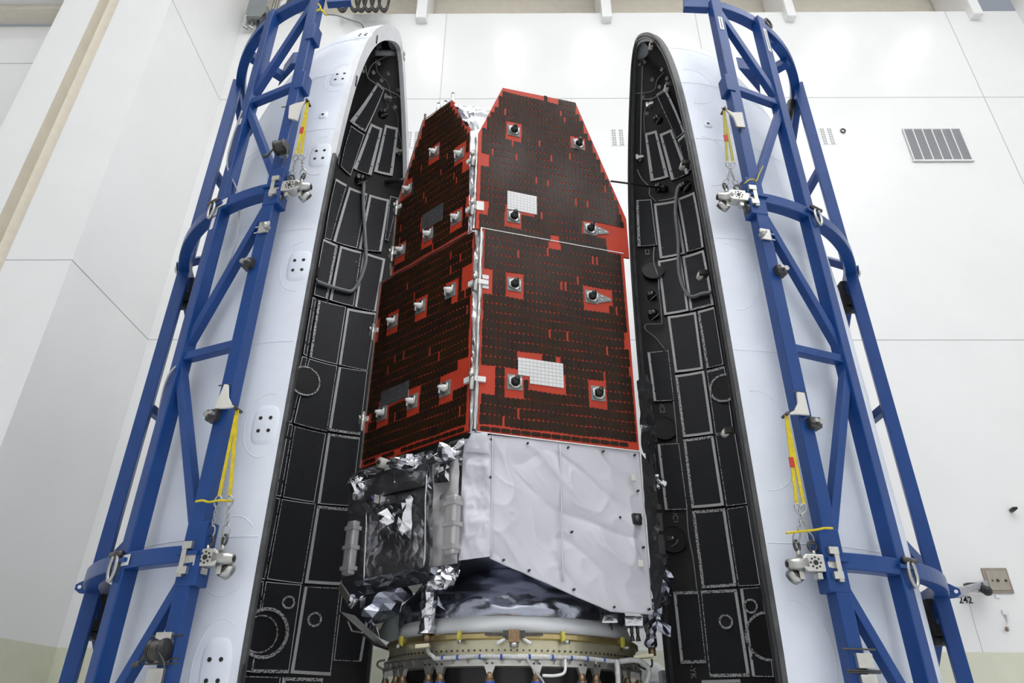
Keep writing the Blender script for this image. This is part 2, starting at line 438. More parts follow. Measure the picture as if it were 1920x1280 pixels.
def shell(f, root):
    NT = 72; nz = len(ZS)
    def surf(off):
        return [f.at(math.pi * i / NT, z, 0, max(0, rad(z) + off)) for i in range(NT + 1) for z in ZS]
    fs = [(i * nz + j, (i + 1) * nz + j, (i + 1) * nz + j + 1, i * nz + j + 1) for i in range(NT) for j in range(nz - 1)]
    if f.S > 0: fs = [q[::-1] for q in fs]
    mk('outer_shell', surf(0), [q[::-1] for q in fs], 'fairing', root, True)
    zi = [min(z, 14.25) for z in ZS]
    mk('inner_liner', [f.at(math.pi * i / NT, z, 0, max(0.0, rad(z + .0) - .06)) for i in range(NT + 1) for z in zi], fs, 'liner', root, True)
def rim(f, root, name, m, z0, z1, w0, w1, th, out=0.0):
    """flat flange swept along the edge of the half shell, in the plane of its opening"""
    pts = [(-1, z) for z in ZS if z0 <= z <= z1]
    if z1 > 14.3: pts += [(1, z) for z in reversed(ZS) if z0 <= z <= z1]
    parts = [pts] if z1 > 14.3 else [pts, [(1, z) for z in ZS if z0 <= z <= z1]]
    for ps in parts:
        P = [(sd * rad(z), z) for sd, z in ps]; vs = []
        for i, (t, z) in enumerate(P):
            a, b = P[max(i - 1, 0)], P[min(i + 1, len(P) - 1)]
            dx, dz = b[0] - a[0], b[1] - a[1]; L = math.hypot(dx, dz) or 1
            nx, nz_ = dz / L, -dx / L                      # candidate normal
            if nx * t > 0 or (abs(t) < 1e-6 and nz_ > 0): nx, nz_ = -nx, -nz_
            if z1 > 14.3 and abs(t) < .6 and nz_ > 0: nx, nz_ = -nx, -nz_
            wd = w0 + (w1 - w0) * max(0, min(1, (z - z0) / (14.35 - z0)))
            for (e, dd) in ((-out, .03), (wd, .03), (wd, -th), (-out, -th)):
                q = f.c - f.n * (t + nx * e) - f.o * dd + V((0, 0, z + nz_ * e)); vs.append(q)
        n = len(P); fs = []
        for i in range(n - 1):
            for k in range(4):
                a, b = i * 4 + k, i * 4 + (k + 1) % 4; fs.append((a, b, b + 4, a + 4))
        mk(name, vs, fs, m, root, False)
def patch(f, tz, off, th, name, m, root, k=5, flip=False):
    """slab following the inner (or outer) surface between four (angle, height) corners"""
    vs = []; fs = []
    for o_ in (off, off + th):
        for j in range(k + 1):
            for i in range(k + 1):
                u, v = i / k, j / k
                a = [(tz[0][q] * (1 - u) + tz[1][q] * u) * (1 - v) + (tz[3][q] * (1 - u) + tz[2][q] * u) * v for q in (0, 1)]
                vs.append(f.at(a[0], a[1], o_))
    n = (k + 1) ** 2
    for j in range(k):
        for i in range(k):
            q = j * (k + 1) + i; fs.append((q, q + 1, q + k + 2, q + k + 1)); fs.append((n + q, n + q + k + 1, n + q + k + 2, n + q + 1))
    b = [i for i in range(k)] + [k + j * (k + 1) for j in range(k)] + [k * (k + 1) + k - i for i in range(k)] + [(k - j) * (k + 1) for j in range(k)]
    for i in range(len(b)):
        p, q = b[i], b[(i + 1) % len(b)]; fs.append((p, q, n + q, n + p)[::-1])
    return mk(name, vs, fs, m, root)
def lerp_tz(tz, u, v):
    return tuple((tz[0][q] * (1 - u) + tz[1][q] * u) * (1 - v) + (tz[3][q] * (1 - u) + tz[2][q] * u) * v for q in (0, 1))
def acoustic(f, px, root, strong='lrtb', foil='', wide=.048):
    """px: corners TL,TR,BR,BL"""
    tz = [f.htz(u, v, -.10) for u, v in px]
    p = patch(f, tz, -.07, -.045, 'acoustic_panel', 'acoustic', root)
    wu = (f.at(*tz[0], -.1) - f.at(*tz[1], -.1)).length or .1
    wv = (f.at(*tz[0], -.1) - f.at(*tz[3], -.1)).length or .1
    for e in 'lrtb':
        wd = wide if e in strong else .013
        a, b = min(.4, wd / wu), min(.4, wd / wv)
        q = dict(l=((0, 0), (a, 0), (a, 1), (0, 1)), r=((1 - a, 0), (1, 0), (1, 1), (1 - a, 1)), t=((0, 0), (1, 0), (1, b), (0, b)), b=((0, 1 - b), (1, 1 - b), (1, 1), (0, 1)))[e]
        patch(f, [lerp_tz(tz, *c) for c in q], -.112, -.006, 'edge_tape', 'foiltape' if e in foil else 'tape', p, 4)
    for u, v in ((.15, .2), (.85, .2), (.15, .8), (.85, .8)):
        c = f.at(*lerp_tz(tz, u, v), -.113); n = (f.c + V((0, 0, c.z)) - c).normalized()
        G().cyl(c, c + n * .006, .028, 8).mk('fastener', 'liner', p)
    return p
def inner_ring(f, u, v, r, root, m='foiltape', w=.03, recess=True):
    c = f.hit(u, v, -.13); n = (f.c + V((0, 0, c.z)) - c).normalized(); x = V((0, 0, 1)); y = n.cross(x)
    vs = []; fs = []; N = 28
    for i in range(N):
        t = 2 * math.pi * i / N; d = x * math.cos(t) + y * math.sin(t)
        for rr, h in ((r, -.02), (r, .016), (r + w, .016), (r + w, -.02)): vs.append(c + d * rr + n * h)
    for i in range(N):
        for k in range(4):
            a, b = i * 4 + k, i * 4 + (k + 1) % 4; j = ((i + 1) % N) * 4 - i * 4
            fs.append((a, b, b + j, a + j))
    o = mk('port_ring', vs, fs, m, root)
    G().cyl(c - n * .02, c + n * .004, r, 28).mk('port_cover', 'black' if recess else 'acoustic', o)
    return o
def inner_button(f, u, v, root, r=.045):
    c = f.hit(u, v, -.06); n = (f.c + V((0, 0, c.z)) - c).normalized()
    o = G().cyl(c - n * .01, c + n * .03, r, 14, r * .8).mk('button', 'offwhite', root)
    G().cyl(c + n * .03, c + n * .036, r * .35, 8).mk('button_hole', 'darksteel', o)
def inner_tube(f, px, r, m, root, name='harness_cable', off=-.14, ties=0):
    o = tube_obj(name, [f.hit(u, v, off) for u, v in px], r, m, root)
    return o
def outline(f, th, z, a, b, root):
    R = rad(z); pts = []
    for i in range(49):
        t = math.pi + 2 * math.pi * i / 48; q = th + a * math.cos(t) / R
        if q > .05: pts.append(f.at(q, z + b * math.sin(t), -.003))
    G().tube(pts, .007, 6).mk('raised_outline', 'fairing', root, True)
def pad(f, u, v, root, hw=.13, hh=.2, holes=4, ring=True):
    """oval boss with bolt holes on the outside"""
    c = f.hit(u, v, 0, False); th, z = f.tz(c); R = rad(z)
    def pt(a, b, off): return f.at(th + a / R, z + b, off)
    vs = []; fs = []; N = 28; rings = ((1.25, -.004), (1.05, .010), (.92, .016), (.0, .017))
    for s_, h in rings:
        for i in range(N):
            t = 2 * math.pi * i / N; ca, sa = math.cos(t), math.sin(t)
            vs.append(pt(hw * s_ * math.copysign(abs(ca) ** .6, ca), hh * s_ * math.copysign(abs(sa) ** .6, sa), h))
    for k in range(len(rings) - 1):
        for i in range(N):
            a, b = k * N + i, k * N + (i + 1) % N
            fs.append((a, b, b + N, a + N) if f.S < 0 else (a, a + N, b + N, b))
    o = mk('bolt_pad', vs, fs, 'fairing', root, True)
    n = f.at(th, z, 1) - f.at(th, z, 0)
    for a, b in (((-.45, .38), (.45, .38), (-.45, -.38), (.45, -.38)) if holes == 4 else ((0, 0),)):
        q = pt(a * hw, b * hh, .015); G().cyl(q, q + n * .005, .022, 10).mk('bolt_hole', 'black', o)
    if ring:
        outline(f, th, z, 1.9 * hw, 1.9 * hh, root)
    return o
def oval(f, u, v, a, b, root):
    c = f.hit(u, v, 0, False); th, z = f.tz(c); R = rad(z)
    outline(f, th, z, a, b, root)
def hoop_line(f, z, root, a0=0.02, a1=2.6):
    G().tube([f.at(a0 + (a1 - a0) * i / 40, z, 0.0) for i in range(41)], .006, 5).mk('seam_line', 'fairing', root, True)

fl = thing('fairing_half', 'tall white rocket fairing half with white nose rim, open towards the satellite, on the left', 'fairing', (FL.c.x - 2.4, FL.c.y, 0), 'fairing halves')
fr = thing('fairing_half', 'tall white rocket fairing half edged with black rubber seal, on the right of the satellite', 'fairing', (FR.c.x + 2.4, FR.c.y, 0), 'fairing halves')
shell(FL, fl); shell(FR, fr)
rim(FL, fl, 'rim_flange', 'rimgrey', .02, 8.7, .07, .07, .02)
rim(FL, fl, 'nose_rim', 'rimwhite', 8.6, 14.4, .12, .30, .06)
rim(FR, fr, 'rim_flange', 'rimgrey', .02, 14.4, .08, .14, .03)
for f, root, m_, r_ in ((FR, fr, 'rubber', .05), ):
    P = [f.c + f.n * rad(z) + V((0, 0, z)) - f.o * .05 for z in ZS] + [f.c - f.n * rad(z) + V((0, 0, z)) - f.o * .05 for z in reversed(ZS)][1:]
    G().tube(P, r_ * .55, 8).mk('rim_seal', m_, root, True)
    P = [f.c + f.n * max(0, rad(z) - .085) + V((0, 0, min(z, 14.25))) - f.o * .05 for z in ZS] + [f.c - f.n * max(0, rad(z) - .085) + V((0, 0, min(z, 14.25))) - f.o * .05 for z in reversed(ZS)][1:]
    G().tube(P, .014, 6).mk('rim_seal', 'rubber', root, True)
for z in (3.3, 5.6, 7.3, 9.2, 10.6, 11.9): hoop_line(FL, z, fl); hoop_line(FR, z, fr)

LP = [  # left acoustic panels, corners TL TR BR BL, bright edges, foil edges
    ([(706.8, 155), (720.8, 166.6), (684.5, 248.6), (655, 227.6)], 'ltb', 'b'),
    ([(657.6, 236), (683, 253), (657, 330), (638, 312)], '', 'l'),
    ([(695, 232), (717, 241.6), (696, 329.5), (662, 316.6)], 'lrt', 'b'),
    ([(722, 234.6), (746.6, 240.5), (736, 330.7), (701, 322.5)], 'lrtb', ''),
    ([(629, 335), (650, 347), (620, 451), (608, 447)], 't', 'r'),
    ([(654, 351), (689, 364), (669, 466), (624, 452.5)], 'lt', 'r'),
    ([(692.5, 365), (730, 375), (715, 472.5), (672.5, 467.5)], 'lrt', 'b'),
    ([(732, 368), (746, 372), (728, 452), (722, 450)], '', 'b'),
    ([(606, 448), (633, 460), (614, 561), (588, 553)], 'tr', 'r'),
    ([(637.5, 461), (677.5, 472.5), (662.5, 575), (617.5, 562.5)], 'tl', 'r'),
    ([(681, 472.5), (722.5, 486), (705, 585), (665, 576)], 'ltr', 'b'),
    ([(586, 557), (592, 561), (575, 668), (568, 664)], '', 'r'),
    ([(596.5, 563), (648.5, 575.5), (631.7, 683.7), (579.6, 669.7)], 'l', 'lt'),
    ([(651, 578), (705, 587), (689, 695), (635, 684)], 'lt', 'b'),
    ([(566, 668), (576, 671), (546, 792), (536, 790)], '', 'r'),
    ([(579, 672.5), (632, 686.5), (613, 809), (550, 793)], '', 'rb'),
    ([(635, 688), (689, 696), (675, 816), (615.6, 807.5)], 'lb', 'b'),
    ([(541, 794), (549, 797), (526, 931), (516, 929)], '', 'r'),
    ([(552, 799), (611, 813), (589, 942), (530, 932)], '', 'lt'),
    ([(615, 812), (675, 820), (660, 949), (595, 944)], 'lt', 't'),
    ([(514, 932), (525, 935), (496, 1086), (484, 1084)], '', 'r'),
    ([(528, 935.6), (591.8, 944.5), (566.5, 1094.4), (499.8, 1085.5)], '', 'lr'),
    ([(594.7, 947.5), (655, 953), (640, 1097), (571, 1093)], 'ltb', 't'),
    ([(482, 1088), (494, 1090), (474, 1260), (458, 1258)], '', 'r'),
    ([(498, 1090), (565, 1096), (541, 1262), (470, 1260.6)], 'b', 'lb'),
    ([(571, 1099), (638, 1102), (620, 1266.6), (544, 1262)], 'lb', 'tr'),
    ([(642, 1103), (700, 1110), (678, 1240), (626, 1238)], 'r', 'b'),
    ([(458, 1267), (526, 1269), (514, 1360), (440, 1356)], '', 't'),
    ([(530, 1269), (606, 1271), (590, 1360), (518, 1358)], 'tl', 't'),
]
for px, s_, fo in LP: acoustic(FL, px, fl, s_, fo)
RP = [
    ([(1231, 178), (1248, 165), (1284, 248), (1269, 260)], 'tr', 'l'),
    ([(1271, 263), (1284, 251), (1296, 318), (1288, 325)], 't', 'l'),
    ([(1209, 251), (1231, 245), (1254, 332.5), (1220, 340.6)], 'lrtb', ''),
    ([(1237, 252.5), (1259.5, 242.5), (1291.7, 325.7), (1259, 339)], 'lrt', 'b'),
    ([(1193, 376), (1221, 374.5), (1232, 460), (1195.5, 462.5)], 'l', 'lb'),
    ([(1226, 382.6), (1267, 376), (1285, 476), (1237.5, 485.5)], 'lrtb', ''),
    ([(1270, 373), (1302.5, 360), (1320, 464), (1287.6, 473.3)], 'lrt', 'b'),
    ([(1233.4, 489.6), (1277, 481), (1291.7, 583), (1245.6, 591)], 'lrtb', ''),
    ([(1279.5, 481.5), (1320, 469), (1339, 572), (1294.4, 583)], 'lrtb', 'b'),
    ([(1251.7, 593.7), (1305, 585), (1319, 692), (1265.8, 699)], 'lrtb', ''),
    ([(1308, 584), (1339, 575.5), (1357, 683.7), (1325, 690.8)], 'lt', 'lb'),
    ([(1265.8, 704), (1320.6, 695), (1337.5, 813), (1281, 820)], 'lrtb', 'l'),
    ([(1325, 695), (1358.6, 686.5), (1375.4, 806), (1341.7, 814.5)], 't', 'ltb'),
    ([(1281, 824), (1337.5, 816), (1358, 947.5), (1297, 953)], 'lrtb', 'lt'),
    ([(1341.7, 816), (1378, 808), (1401, 944.5), (1362.4, 949)], '', 'ltb'),
    ([(1297.7, 957.9), (1359.5, 952.8), (1381.7, 1098.8), (1316.4, 1103)], 'lrtb', 'ltb'),
    ([(1363, 954), (1401.6, 948), (1426, 1097), (1384.7, 1099)], '', 'ltb'),
    ([(1262, 1109), (1309, 1107.7), (1324, 1242.7), (1276, 1244)], 'ltb', 'tbr'),
    ([(1314, 1107), (1381.7, 1104), (1407, 1268), (1331, 1269.4)], 'rtb', 'tbl'),
    ([(1387.7, 1103), (1429, 1100), (1451.5, 1269), (1411, 1268)], 'l', 'tb'),
    ([(1213.7, 661), (1253, 657), (1264, 751), (1226, 752.6)], 'l', 'trb'),
    ([(1232.6, 832.8), (1273, 831), (1289, 955), (1246.7, 956)], 'l', 'trb'),
    ([(1315, 1275), (1388, 1273), (1400, 1360), (1325, 1362)], 'tl', ''),
]
for px, s_, fo in RP: acoustic(FR, px, fr, s_, fo)
# ports
inner_ring(FL, 541, 1129, .075, fl); inner_ring(FL, 590, 1161, .085, fl)
inner_ring(FL, 497, 1186, .33, fl, w=.05, recess=True); inner_ring(FL, 572, 714, .27, fl, w=.03)
inner_ring(FL, 488, 1188, .26, fl, m='foiltape', w=.02, recess=False)
inner_ring(FR, 1361, 1165, .085, fr); inner_ring(FR, 1408, 1136, .085, fr)
inner_ring(FR, 1440, 1192, .33, fr, w=.04); inner_ring(FR, 1358, 727, .25, fr, w=.04)
for u, v in ((1262, 1010), (1246, 802), (1225, 505)): inner_ring(FR, u, v, .22, fr, m='liner', w=.02)
for u, v in ((710, 119), (700, 136), (728, 138), (715, 151), (747, 169), (741, 201), (681, 133)): inner_button(FL, u, v, fl)
for u, v in ((1241, 130), (1223, 149), (1237, 163), (1206, 181), (1213, 213), (1251, 147)): inner_button(FR, u, v, fr)
# harnesses
inner_tube(FL, [(682, 343), (681, 380), (684, 440), (686, 478), (684, 498), (674, 526), (660, 545), (645, 544), (620, 537), (593, 527)], .04, 'cable', fl, off=-.18)
inner_tube(FL, [(685, 122), (690, 145), (705, 157), (735, 173), (748, 180), (753, 195), (754, 260), (753, 282)], .012, 'wire', fl)
inner_tube(FL, [(735, 103), (715, 110), (697, 122), (690, 140)], .009, 'wire', fl)
inner_tube(FL, [(705, 110), (708, 135), (727, 155), (733, 180), (745, 182)], .007, 'cable', fl)
inner_tube(FL, [(722, 188), (727, 200), (718, 210)], .007, 'wire', fl)
inner_tube(FL, [(735, 200), (745, 215), (747, 245), (755, 275)], .007, 'cable', fl)
inner_tube(FL, [(728, 72), (738, 95)], .01, 'wire', fl)
inner_tube(FR, [(1274, 348), (1269, 362), (1267, 400), (1272, 450), (1273, 505), (1282, 540), (1296, 556), (1315, 551), (1333, 548)], .04, 'cable', fr, off=-.18)
inner_tube(FR, [(1205, 118), (1204, 150), (1202, 230), (1201, 292)], .014, 'wire', fr)
inner_tube(FR, [(1191, 175), (1215, 173), (1228, 166), (1232, 150), (1245, 135)], .008, 'wire', fr)
inner_tube(FR, [(1204, 186), (1225, 184), (1240, 172), (1257, 152)], .011, 'wire', fr)
inner_tube(FR, [(1209, 250), (1208, 215), (1216, 192), (1228, 182)], .01, 'cable', fr)
inner_tube(FR, [(1195, 318), (1203, 335), (1217, 350), (1218, 365), (1230, 378)], .011, 'wire', fr)
inner_tube(FR, [(1227, 463), (1226, 490), (1234, 520), (1236, 545)], .015, 'wire', fr)
inner_tube(FR, [(1236, 545), (1241, 600), (1238, 607), (1212, 608), (1211, 618), (1228, 632), (1247, 655)], .009, 'wire', fr)
inner_tube(FR, [(1263, 752), (1268, 800), (1270, 830)], .012, 'wire', fr)
inner_tube(FR, [(1288, 956), (1291, 1000), (1300, 1050), (1307, 1107)], .012, 'wire', fr)
inner_tube(FR, [(1235, 376), (1260, 372), (1268, 366)], .012, 'wire', fr)
# pushers and thrusters inside
def pusher(f, px0, px1, r, root, m, off0, off1):
    a, b = f.hit(*px0, off0), f.hit(*px1, off1)
    o = G().cyl(a, b, r, 16).mk('separation_pusher', m, root, True)
    d = (b - a).normalized()
    G().cyl(b, b + d * .06, r * 1.25, 16).mk('pusher_cap', 'offwhite', o, True)
    return o
pusher(FL, (703, 99), (752, 100), .062, fl, 'cable', -.22, -.10)
a, b = FR.hit(1240, 352, -.2), FR.hit(1240, 352, -.2) + V((-1.15, -.35, -.12))
o = G().cyl(a, b, .022, 10).mk('separation_pusher', 'darksteel', fr, True)
G().cyl(a, a + (a - b).normalized() * .12, .07, 12).mk('pusher_cap', 'black', o, True)
a = FL.hit(722, 342, -.16); o = G().cyl(a, a + V((.55, -.12, -.02)), .045, 12).mk('separation_pusher', 'darksteel', fl, True)
G().cyl(a + V((.5, -.11, -.02)), a + V((.56, -.12, -.02)), .055, 12).mk('pusher_cap', 'cable', o, True)
for f, root, pts in ((FL, fl, ((676, 338, .13), (718, 215, .1))), (FR, fr, ((1286, 350, .13), (1235, 225, .1), (1222, 555, .1), (1225, 590, .12), (1236, 353, .09), (1260, 1012, .1)))):
    for u, v, r in pts:
        c = f.hit(u, v, -.06); n = (f.c + V((0, 0, c.z)) - c).normalized(); y = n.cross(V((0, 0, 1)))
        o = G().cyl(c - n * .02, c + n * .05, r, 18).mk('thruster_box', 'black', root, True)
        G().cyl(c + n * .05, c + n * .16, r * .35, 12, r * .22).mk('nozzle', 'steel', o, True)
        G().box(c + n * .07 + y * r * .6, y * r * .5, V((0, 0, 1)) * r * .8, n * .1).mk('valve_block', 'darksteel', o)
        G().tube(smooth_path([c + n * .06 - y * r, c + n * .14 - y * r * .4 - V((0, 0, r)), c + n * .05 + y * r * .5 - V((0, 0, r * 1.3))], 5), .008, 6).mk('pigtail', 'wire', o)
for f, root, pts in ((FL, fl, ((728, 188), (752, 288), (706, 88), (755, 112))), (FR, fr, ((1222, 199), (1201, 299), (1208, 118)))):
    for u, v in pts:
        c = f.hit(u, v, -.07); n = (f.c + V((0, 0, c.z)) - c).normalized(); y = n.cross(V((0, 0, 1)))
        o = G().box(c + n * .05, y * .12, V((0, 0, .07)), n * .1).box(c + n * .08 + y * .08, y * .05, V((0, 0, .14)), n * .05).mk('connector_block', 'brushed', root)
        G().cyl(c + n * .08, c + n * .08 - V((0, 0, .14)) + y * .03, .016, 8).mk('connector_plug', 'darksteel', o)
for u, v, tx in ((1241, 764, '-IC2'), (1266, 969, '-IC1'), (1299, 1259, '-YK'), (1213, 471, 'IC3')):
    c = FR.hit(u, v, -.068); n = (FR.c + V((0, 0, c.z)) - c).normalized()
    text('stencil', tx, .13, c, (0, 0, -1), n, 'wire', fr)
# roller clips on the right rim, slots on the left rim
for u, v in ((1230, 91), (1260, 170), (1291, 316), (1325, 521), (1374, 814)):
    q = hitP(u, v, FR.c, FR.o); q = q - FR.o * .1
    o = G().cyl(q - FR.n * .0, q + FR.n * .1, .045, 14).mk('latch_roller', 'offwhite', fr, True)
    G().box(q + FR.n * .1 + FR.o * .03, FR.n * .1, FR.o * .12, V((0, 0, .07))).mk('latch_bracket', 'darksteel', o)
for u, v, h in ((703, 74, .3), (664, 152, .35), (630, 300, .3), (590, 510, .25), (531, 806, .3), (447, 1268, .35)):
    q = hitP(u, v, FL.c, FL.o) - FL.o * .035
    G().box(q, FL.n * .045, FL.o * .02, V((0, 0, h * .6))).mk('rim_slot', 'black', fl)
pad(FL, 638, 145, fl); pad(FL, 600, 291, fl); pad(FL, 560, 498, fl); pad(FL, 497, 796, fl); pad(FL, 402, 1256, fl, hh=.24)
pad(FL, 606, 216, fl, .06, .07, 1, False); pad(FR, 1327, 233, fr, .06, .07, 1, False); pad(FL, 681, 67, fl, .12, .12)
for u, v, a, b in ((1302, 160, .33, .5), (1325, 300, .36, .5), (1370, 517, .36, .52), (1430, 822, .38, .6), (1495, 1235, .4, .55)): oval(FR, u, v, a, b, fr)
for u, v in ((428, 1040, ), ): oval(FL, u, v, .3, .4, fl)

# ================================================================== BLUE HANDLING FRAMES
RF = 2.83
ZR = (3.08, 7.80, 11.93)
def ring_arc(f, z, a0, a1, root, wd=.16, ht=.17, name='hoop', R=RF, n=48):
    vs = []; fs = []
    for i in range(n + 1):
        th = a0 + (a1 - a0) * i / n
        for dr, dz in ((-wd / 2, -ht / 2), (wd / 2, -ht / 2), (wd / 2, ht / 2), (-wd / 2, ht / 2)):
            vs.append(f.at(th, z + dz, dr, R))
    for i in range(n):
        for k in range(4):
            a, b = i * 4 + k, i * 4 + (k + 1) % 4; fs.append((a, b, b + 4, a + 4))
    fs += [(0, 1, 2, 3), (n * 4, n * 4 + 3, n * 4 + 2, n * 4 + 1)]
    return bev(mk(name, vs, fs, 'blue', root), .012)
def clamp(f, px, root):
    """chrome fairing clamp bolted to the front post, pointing towards the rim; px = centre of its hole circle"""
    c = f.hit(*px, 0, False, RF + .02); th, z = f.tz(c)
    n = (f.at(th, z, 1) - f.at(th, z, 0)); tx = -(f.at(th + .01, z, 0, RF) - f.at(th, z, 0, RF)).normalized(); zz = V((0, 0, 1))
    g = G(); P = lambda a, b, h: c + tx * a + zz * b + n * h
    g.prism([P(-.25, -.05, -.07), P(-.25, .05, -.07), P(-.11, .05, -.07), P(-.11, .085, -.07), P(.09, .085, -.07), P(.13, .05, -.07), P(.13, -.05, -.07), P(.09, -.085, -.07), P(-.13, -.085, -.07), P(-.13, -.05, -.07)], n * .14)
    body = bev(g.mk('fairing_clamp', 'brushed', root), .012)
    G().cyl(P(.08, 0, 0), P(.27, -.01, 0), .085, 18, .045).mk('nose_cone', 'steel', body, True)
    G().cyl(P(.27, -.01, 0), P(.275, -.01, 0), .03, 12).mk('nose_bore', 'black', body, True)
    for i in range(8):
        t = 2 * math.pi * i / 8; q = P(.052 * math.cos(t), .052 * math.sin(t), .07); G().cyl(q, q + n * .004, .011, 8).mk('bolt_hole', 'black', body)
    G().cyl(P(0, 0, .07), P(0, 0, .076), .026, 12).mk('centre_bore', 'black', body)
    G().box(P(-.225, -.02, .0), tx * .05, zz * .32, n * .2).box(P(-.2, .12, .04), tx * .1, zz * .07, n * .14).box(P(-.2, -.12, .04), tx * .1, zz * .07, n * .14).mk('hinge_plate', 'brushed', body)
    G().cyl(P(-.2, -.17, .0), P(-.1, -.17, .0), .06, 14).mk('adjuster', 'darksteel', body, True)
    o = G().cyl(P(.16, -.09, -.03), P(.19, -.12, -.1), .085, 20, .08).mk('wheel_foot', 'steel', body, True)
    G().cyl(P(.155, -.087, -.025), P(.165, -.095, -.04), .05, 16).mk('foot_core', 'darksteel', o, True)
    G().box(P(.13, -.1, -.03), tx * .05, zz * .1, n * .06).mk('foot_bracket', 'brushed', body)
    G().box(P(-.04, -.12, 0), tx * .05, zz * .06, n * .08).mk('lug', 'brushed', body)
    eyes = []
    for a in (-.04, .13):
        e = P(a, .175, .0); eyes.append(e + V((0, 0, .045)))
        G().cyl(P(a, .08, 0), P(a, .13, 0), .022, 10).mk('eye_stud', 'brushed', body, True)
        d = (tx if a < 0 else (tx + n * .6)).normalized()
        G().tube([e + d * (.045 * math.cos(2 * math.pi * i / 16)) + zz * (.052 * math.sin(2 * math.pi * i / 16)) for i in range(16)], .015, 6, True).mk('eye_ring', 'darksteel', body, True)
    return eyes
def sling_plate(f, pts, tip, root):
    """cream hook plate strapped to the post; pts = outline, tip = hook end"""
    q = [f.hit(u, v, 0, False, RF + .11) for u, v in pts]
    c = sum(q, V((0, 0, 0))) / len(q); n = V((c.x - f.c.x, c.y - f.c.y, 0)).normalized()
    o = bev(G().prism(q, n * .03).mk('hook_plate', 'offwhite', root), .005)
    for k in (0, -2):
        a = q[k]; x = (q[1] - q[0]); x.z = 0; x = x.normalized() if x.length else n
        G().cyl(a - x * .05 + n * .02, a + x * .12 + n * .02, .008, 6).mk('strap_bolt', 'darksteel', o)
    return f.hit(*tip, 0, False, RF + .12)
def sling(label, grp, f, top, eyes, pxjoin, m, tagcol=True):
    t = thing('web_sling', label, 'sling', tuple(top), grp)
    c = V((top.x - f.c.x, top.y - f.c.y, 0)).normalized(); side = V((-c.y, c.x, 0))
    G().cyl(top - c * .08, top + c * .05, .02, 8).mk('hook_pin', 'darksteel', t)
    for k, e in enumerate(eyes):
        j = f.hit(*pxjoin[k], 0, False, RF + .12)
        d = (j - top); x = side * .035
        G().box((top + j) / 2, d, x, c * .012).mk('strap', m, t)
        u = (e - j).normalized()
        def linkring(p, q, w_, r_, mm='steel'):
            ax = (q - p); L = ax.length; ax.normalize(); sd = side if linkring.k % 2 == 0 else c; linkring.k += 1
            pts = [p + ax * (L * .5 + L * .5 * math.sin(t_)) + sd * w_ * math.cos(t_) for t_ in [2 * math.pi * i / 16 for i in range(16)]]
            G().tube(pts, r_, 5, True).mk('chain_link', mm, t, True)
        linkring.k = 0
        L = (e - j).length
        cuts = [0, .26, .36, .46, .56, .66, .74, 1.03]
        for a, b in zip(cuts, cuts[1:]):
            linkring(j + u * L * (a - .01), j + u * L * (b + .01), .038 if b - a > .2 else .014, .009 if b - a > .2 else .007)
    if tagcol:
        j = f.hit(*pxjoin[0], 0, False, RF + .13); p = top.lerp(j, .55)
        G().box(p, side * .05, V((0, 0, .11)), c * .014).mk('inspection_tag', 'red', t)
    return t

def frame(f, root, posts, label_px):
    P = [f.tz(f.hit(u, v, 0, False, RF))[0] for u, v in posts[:2]] + [posts[2]]
    top = ZR[2] + .03
    for k, th in enumerate(P + [math.pi - P[2], math.pi - P[1]]):
        a = f.at(th, 0, 0, RF); r = f.at(th, 0, 1, RF) - a
        beam('post', a, a + V((0, 0, top)), .165, .165, 'blue', root, side=r)
    for z in ZR: ring_arc(f, z, P[0] + .02, math.pi - P[1] + .05, root, name='hoop', R=RF if z < 10 else RF - .06)
    def on(k, z, off=.0): return f.at(P[k], z, off, RF)
    # hoop-to-post gussets and collars
    for z in ZR[:2]:
        for k in (0, 1, 2):
            a = on(k, z); r = on(k, z, 1) - a
            G().box(a + r * .02, V((-r.y, r.x, 0)) * .24, r * .2, V((0, 0, .04))).mk('gusset_plate', 'blue', root)
        a = on(0, z); r = on(0, z, 1) - a; tg = V((-r.y, r.x, 0)) * (-f.S)
        bev(G().box(a + tg * .03, tg * .24, r * .18, V((0, 0, .62))).mk('doubler_plate', 'blue', root), .01)
    return P, on
frl = thing('handling_frame', 'blue steel hoop frame strapped around the left fairing half', 'frame', (FL.c.x - 2.8, FL.c.y - 1, 0), 'blue handling frames')
frr = thing('handling_frame', 'blue steel hoop frame strapped around the right fairing half', 'frame', (FR.c.x + 2.8, FR.c.y - 1, 0), 'blue handling frames')
PL, onL = frame(FL, frl, [(374, 1000), (240, 1060), 1.19], None)
PR, onR = frame(FR, frr, [(1548, 1000), (1680, 1060), 1.17], None)
def brace(f, root, on, k0, z0, k1, z1, wd=.11, name='brace', off=0.0):
    a, b = on(k0, z0, off), on(k1, z1, off)
    n = ((a + b) / 2 - f.c); n.z = 0
    beam(name, a, b, wd, wd, 'blue', root, side=n.normalized(), bevel=.01)
def zpost(f, on, k, v):
    """height on post k seen at picture height v"""
    lo, hi = 0.0, 14.0
    for _ in range(40):
        m_ = (lo + hi) / 2
        if proj(on(k, m_))[1] > v: lo = m_
        else: hi = m_
    return lo
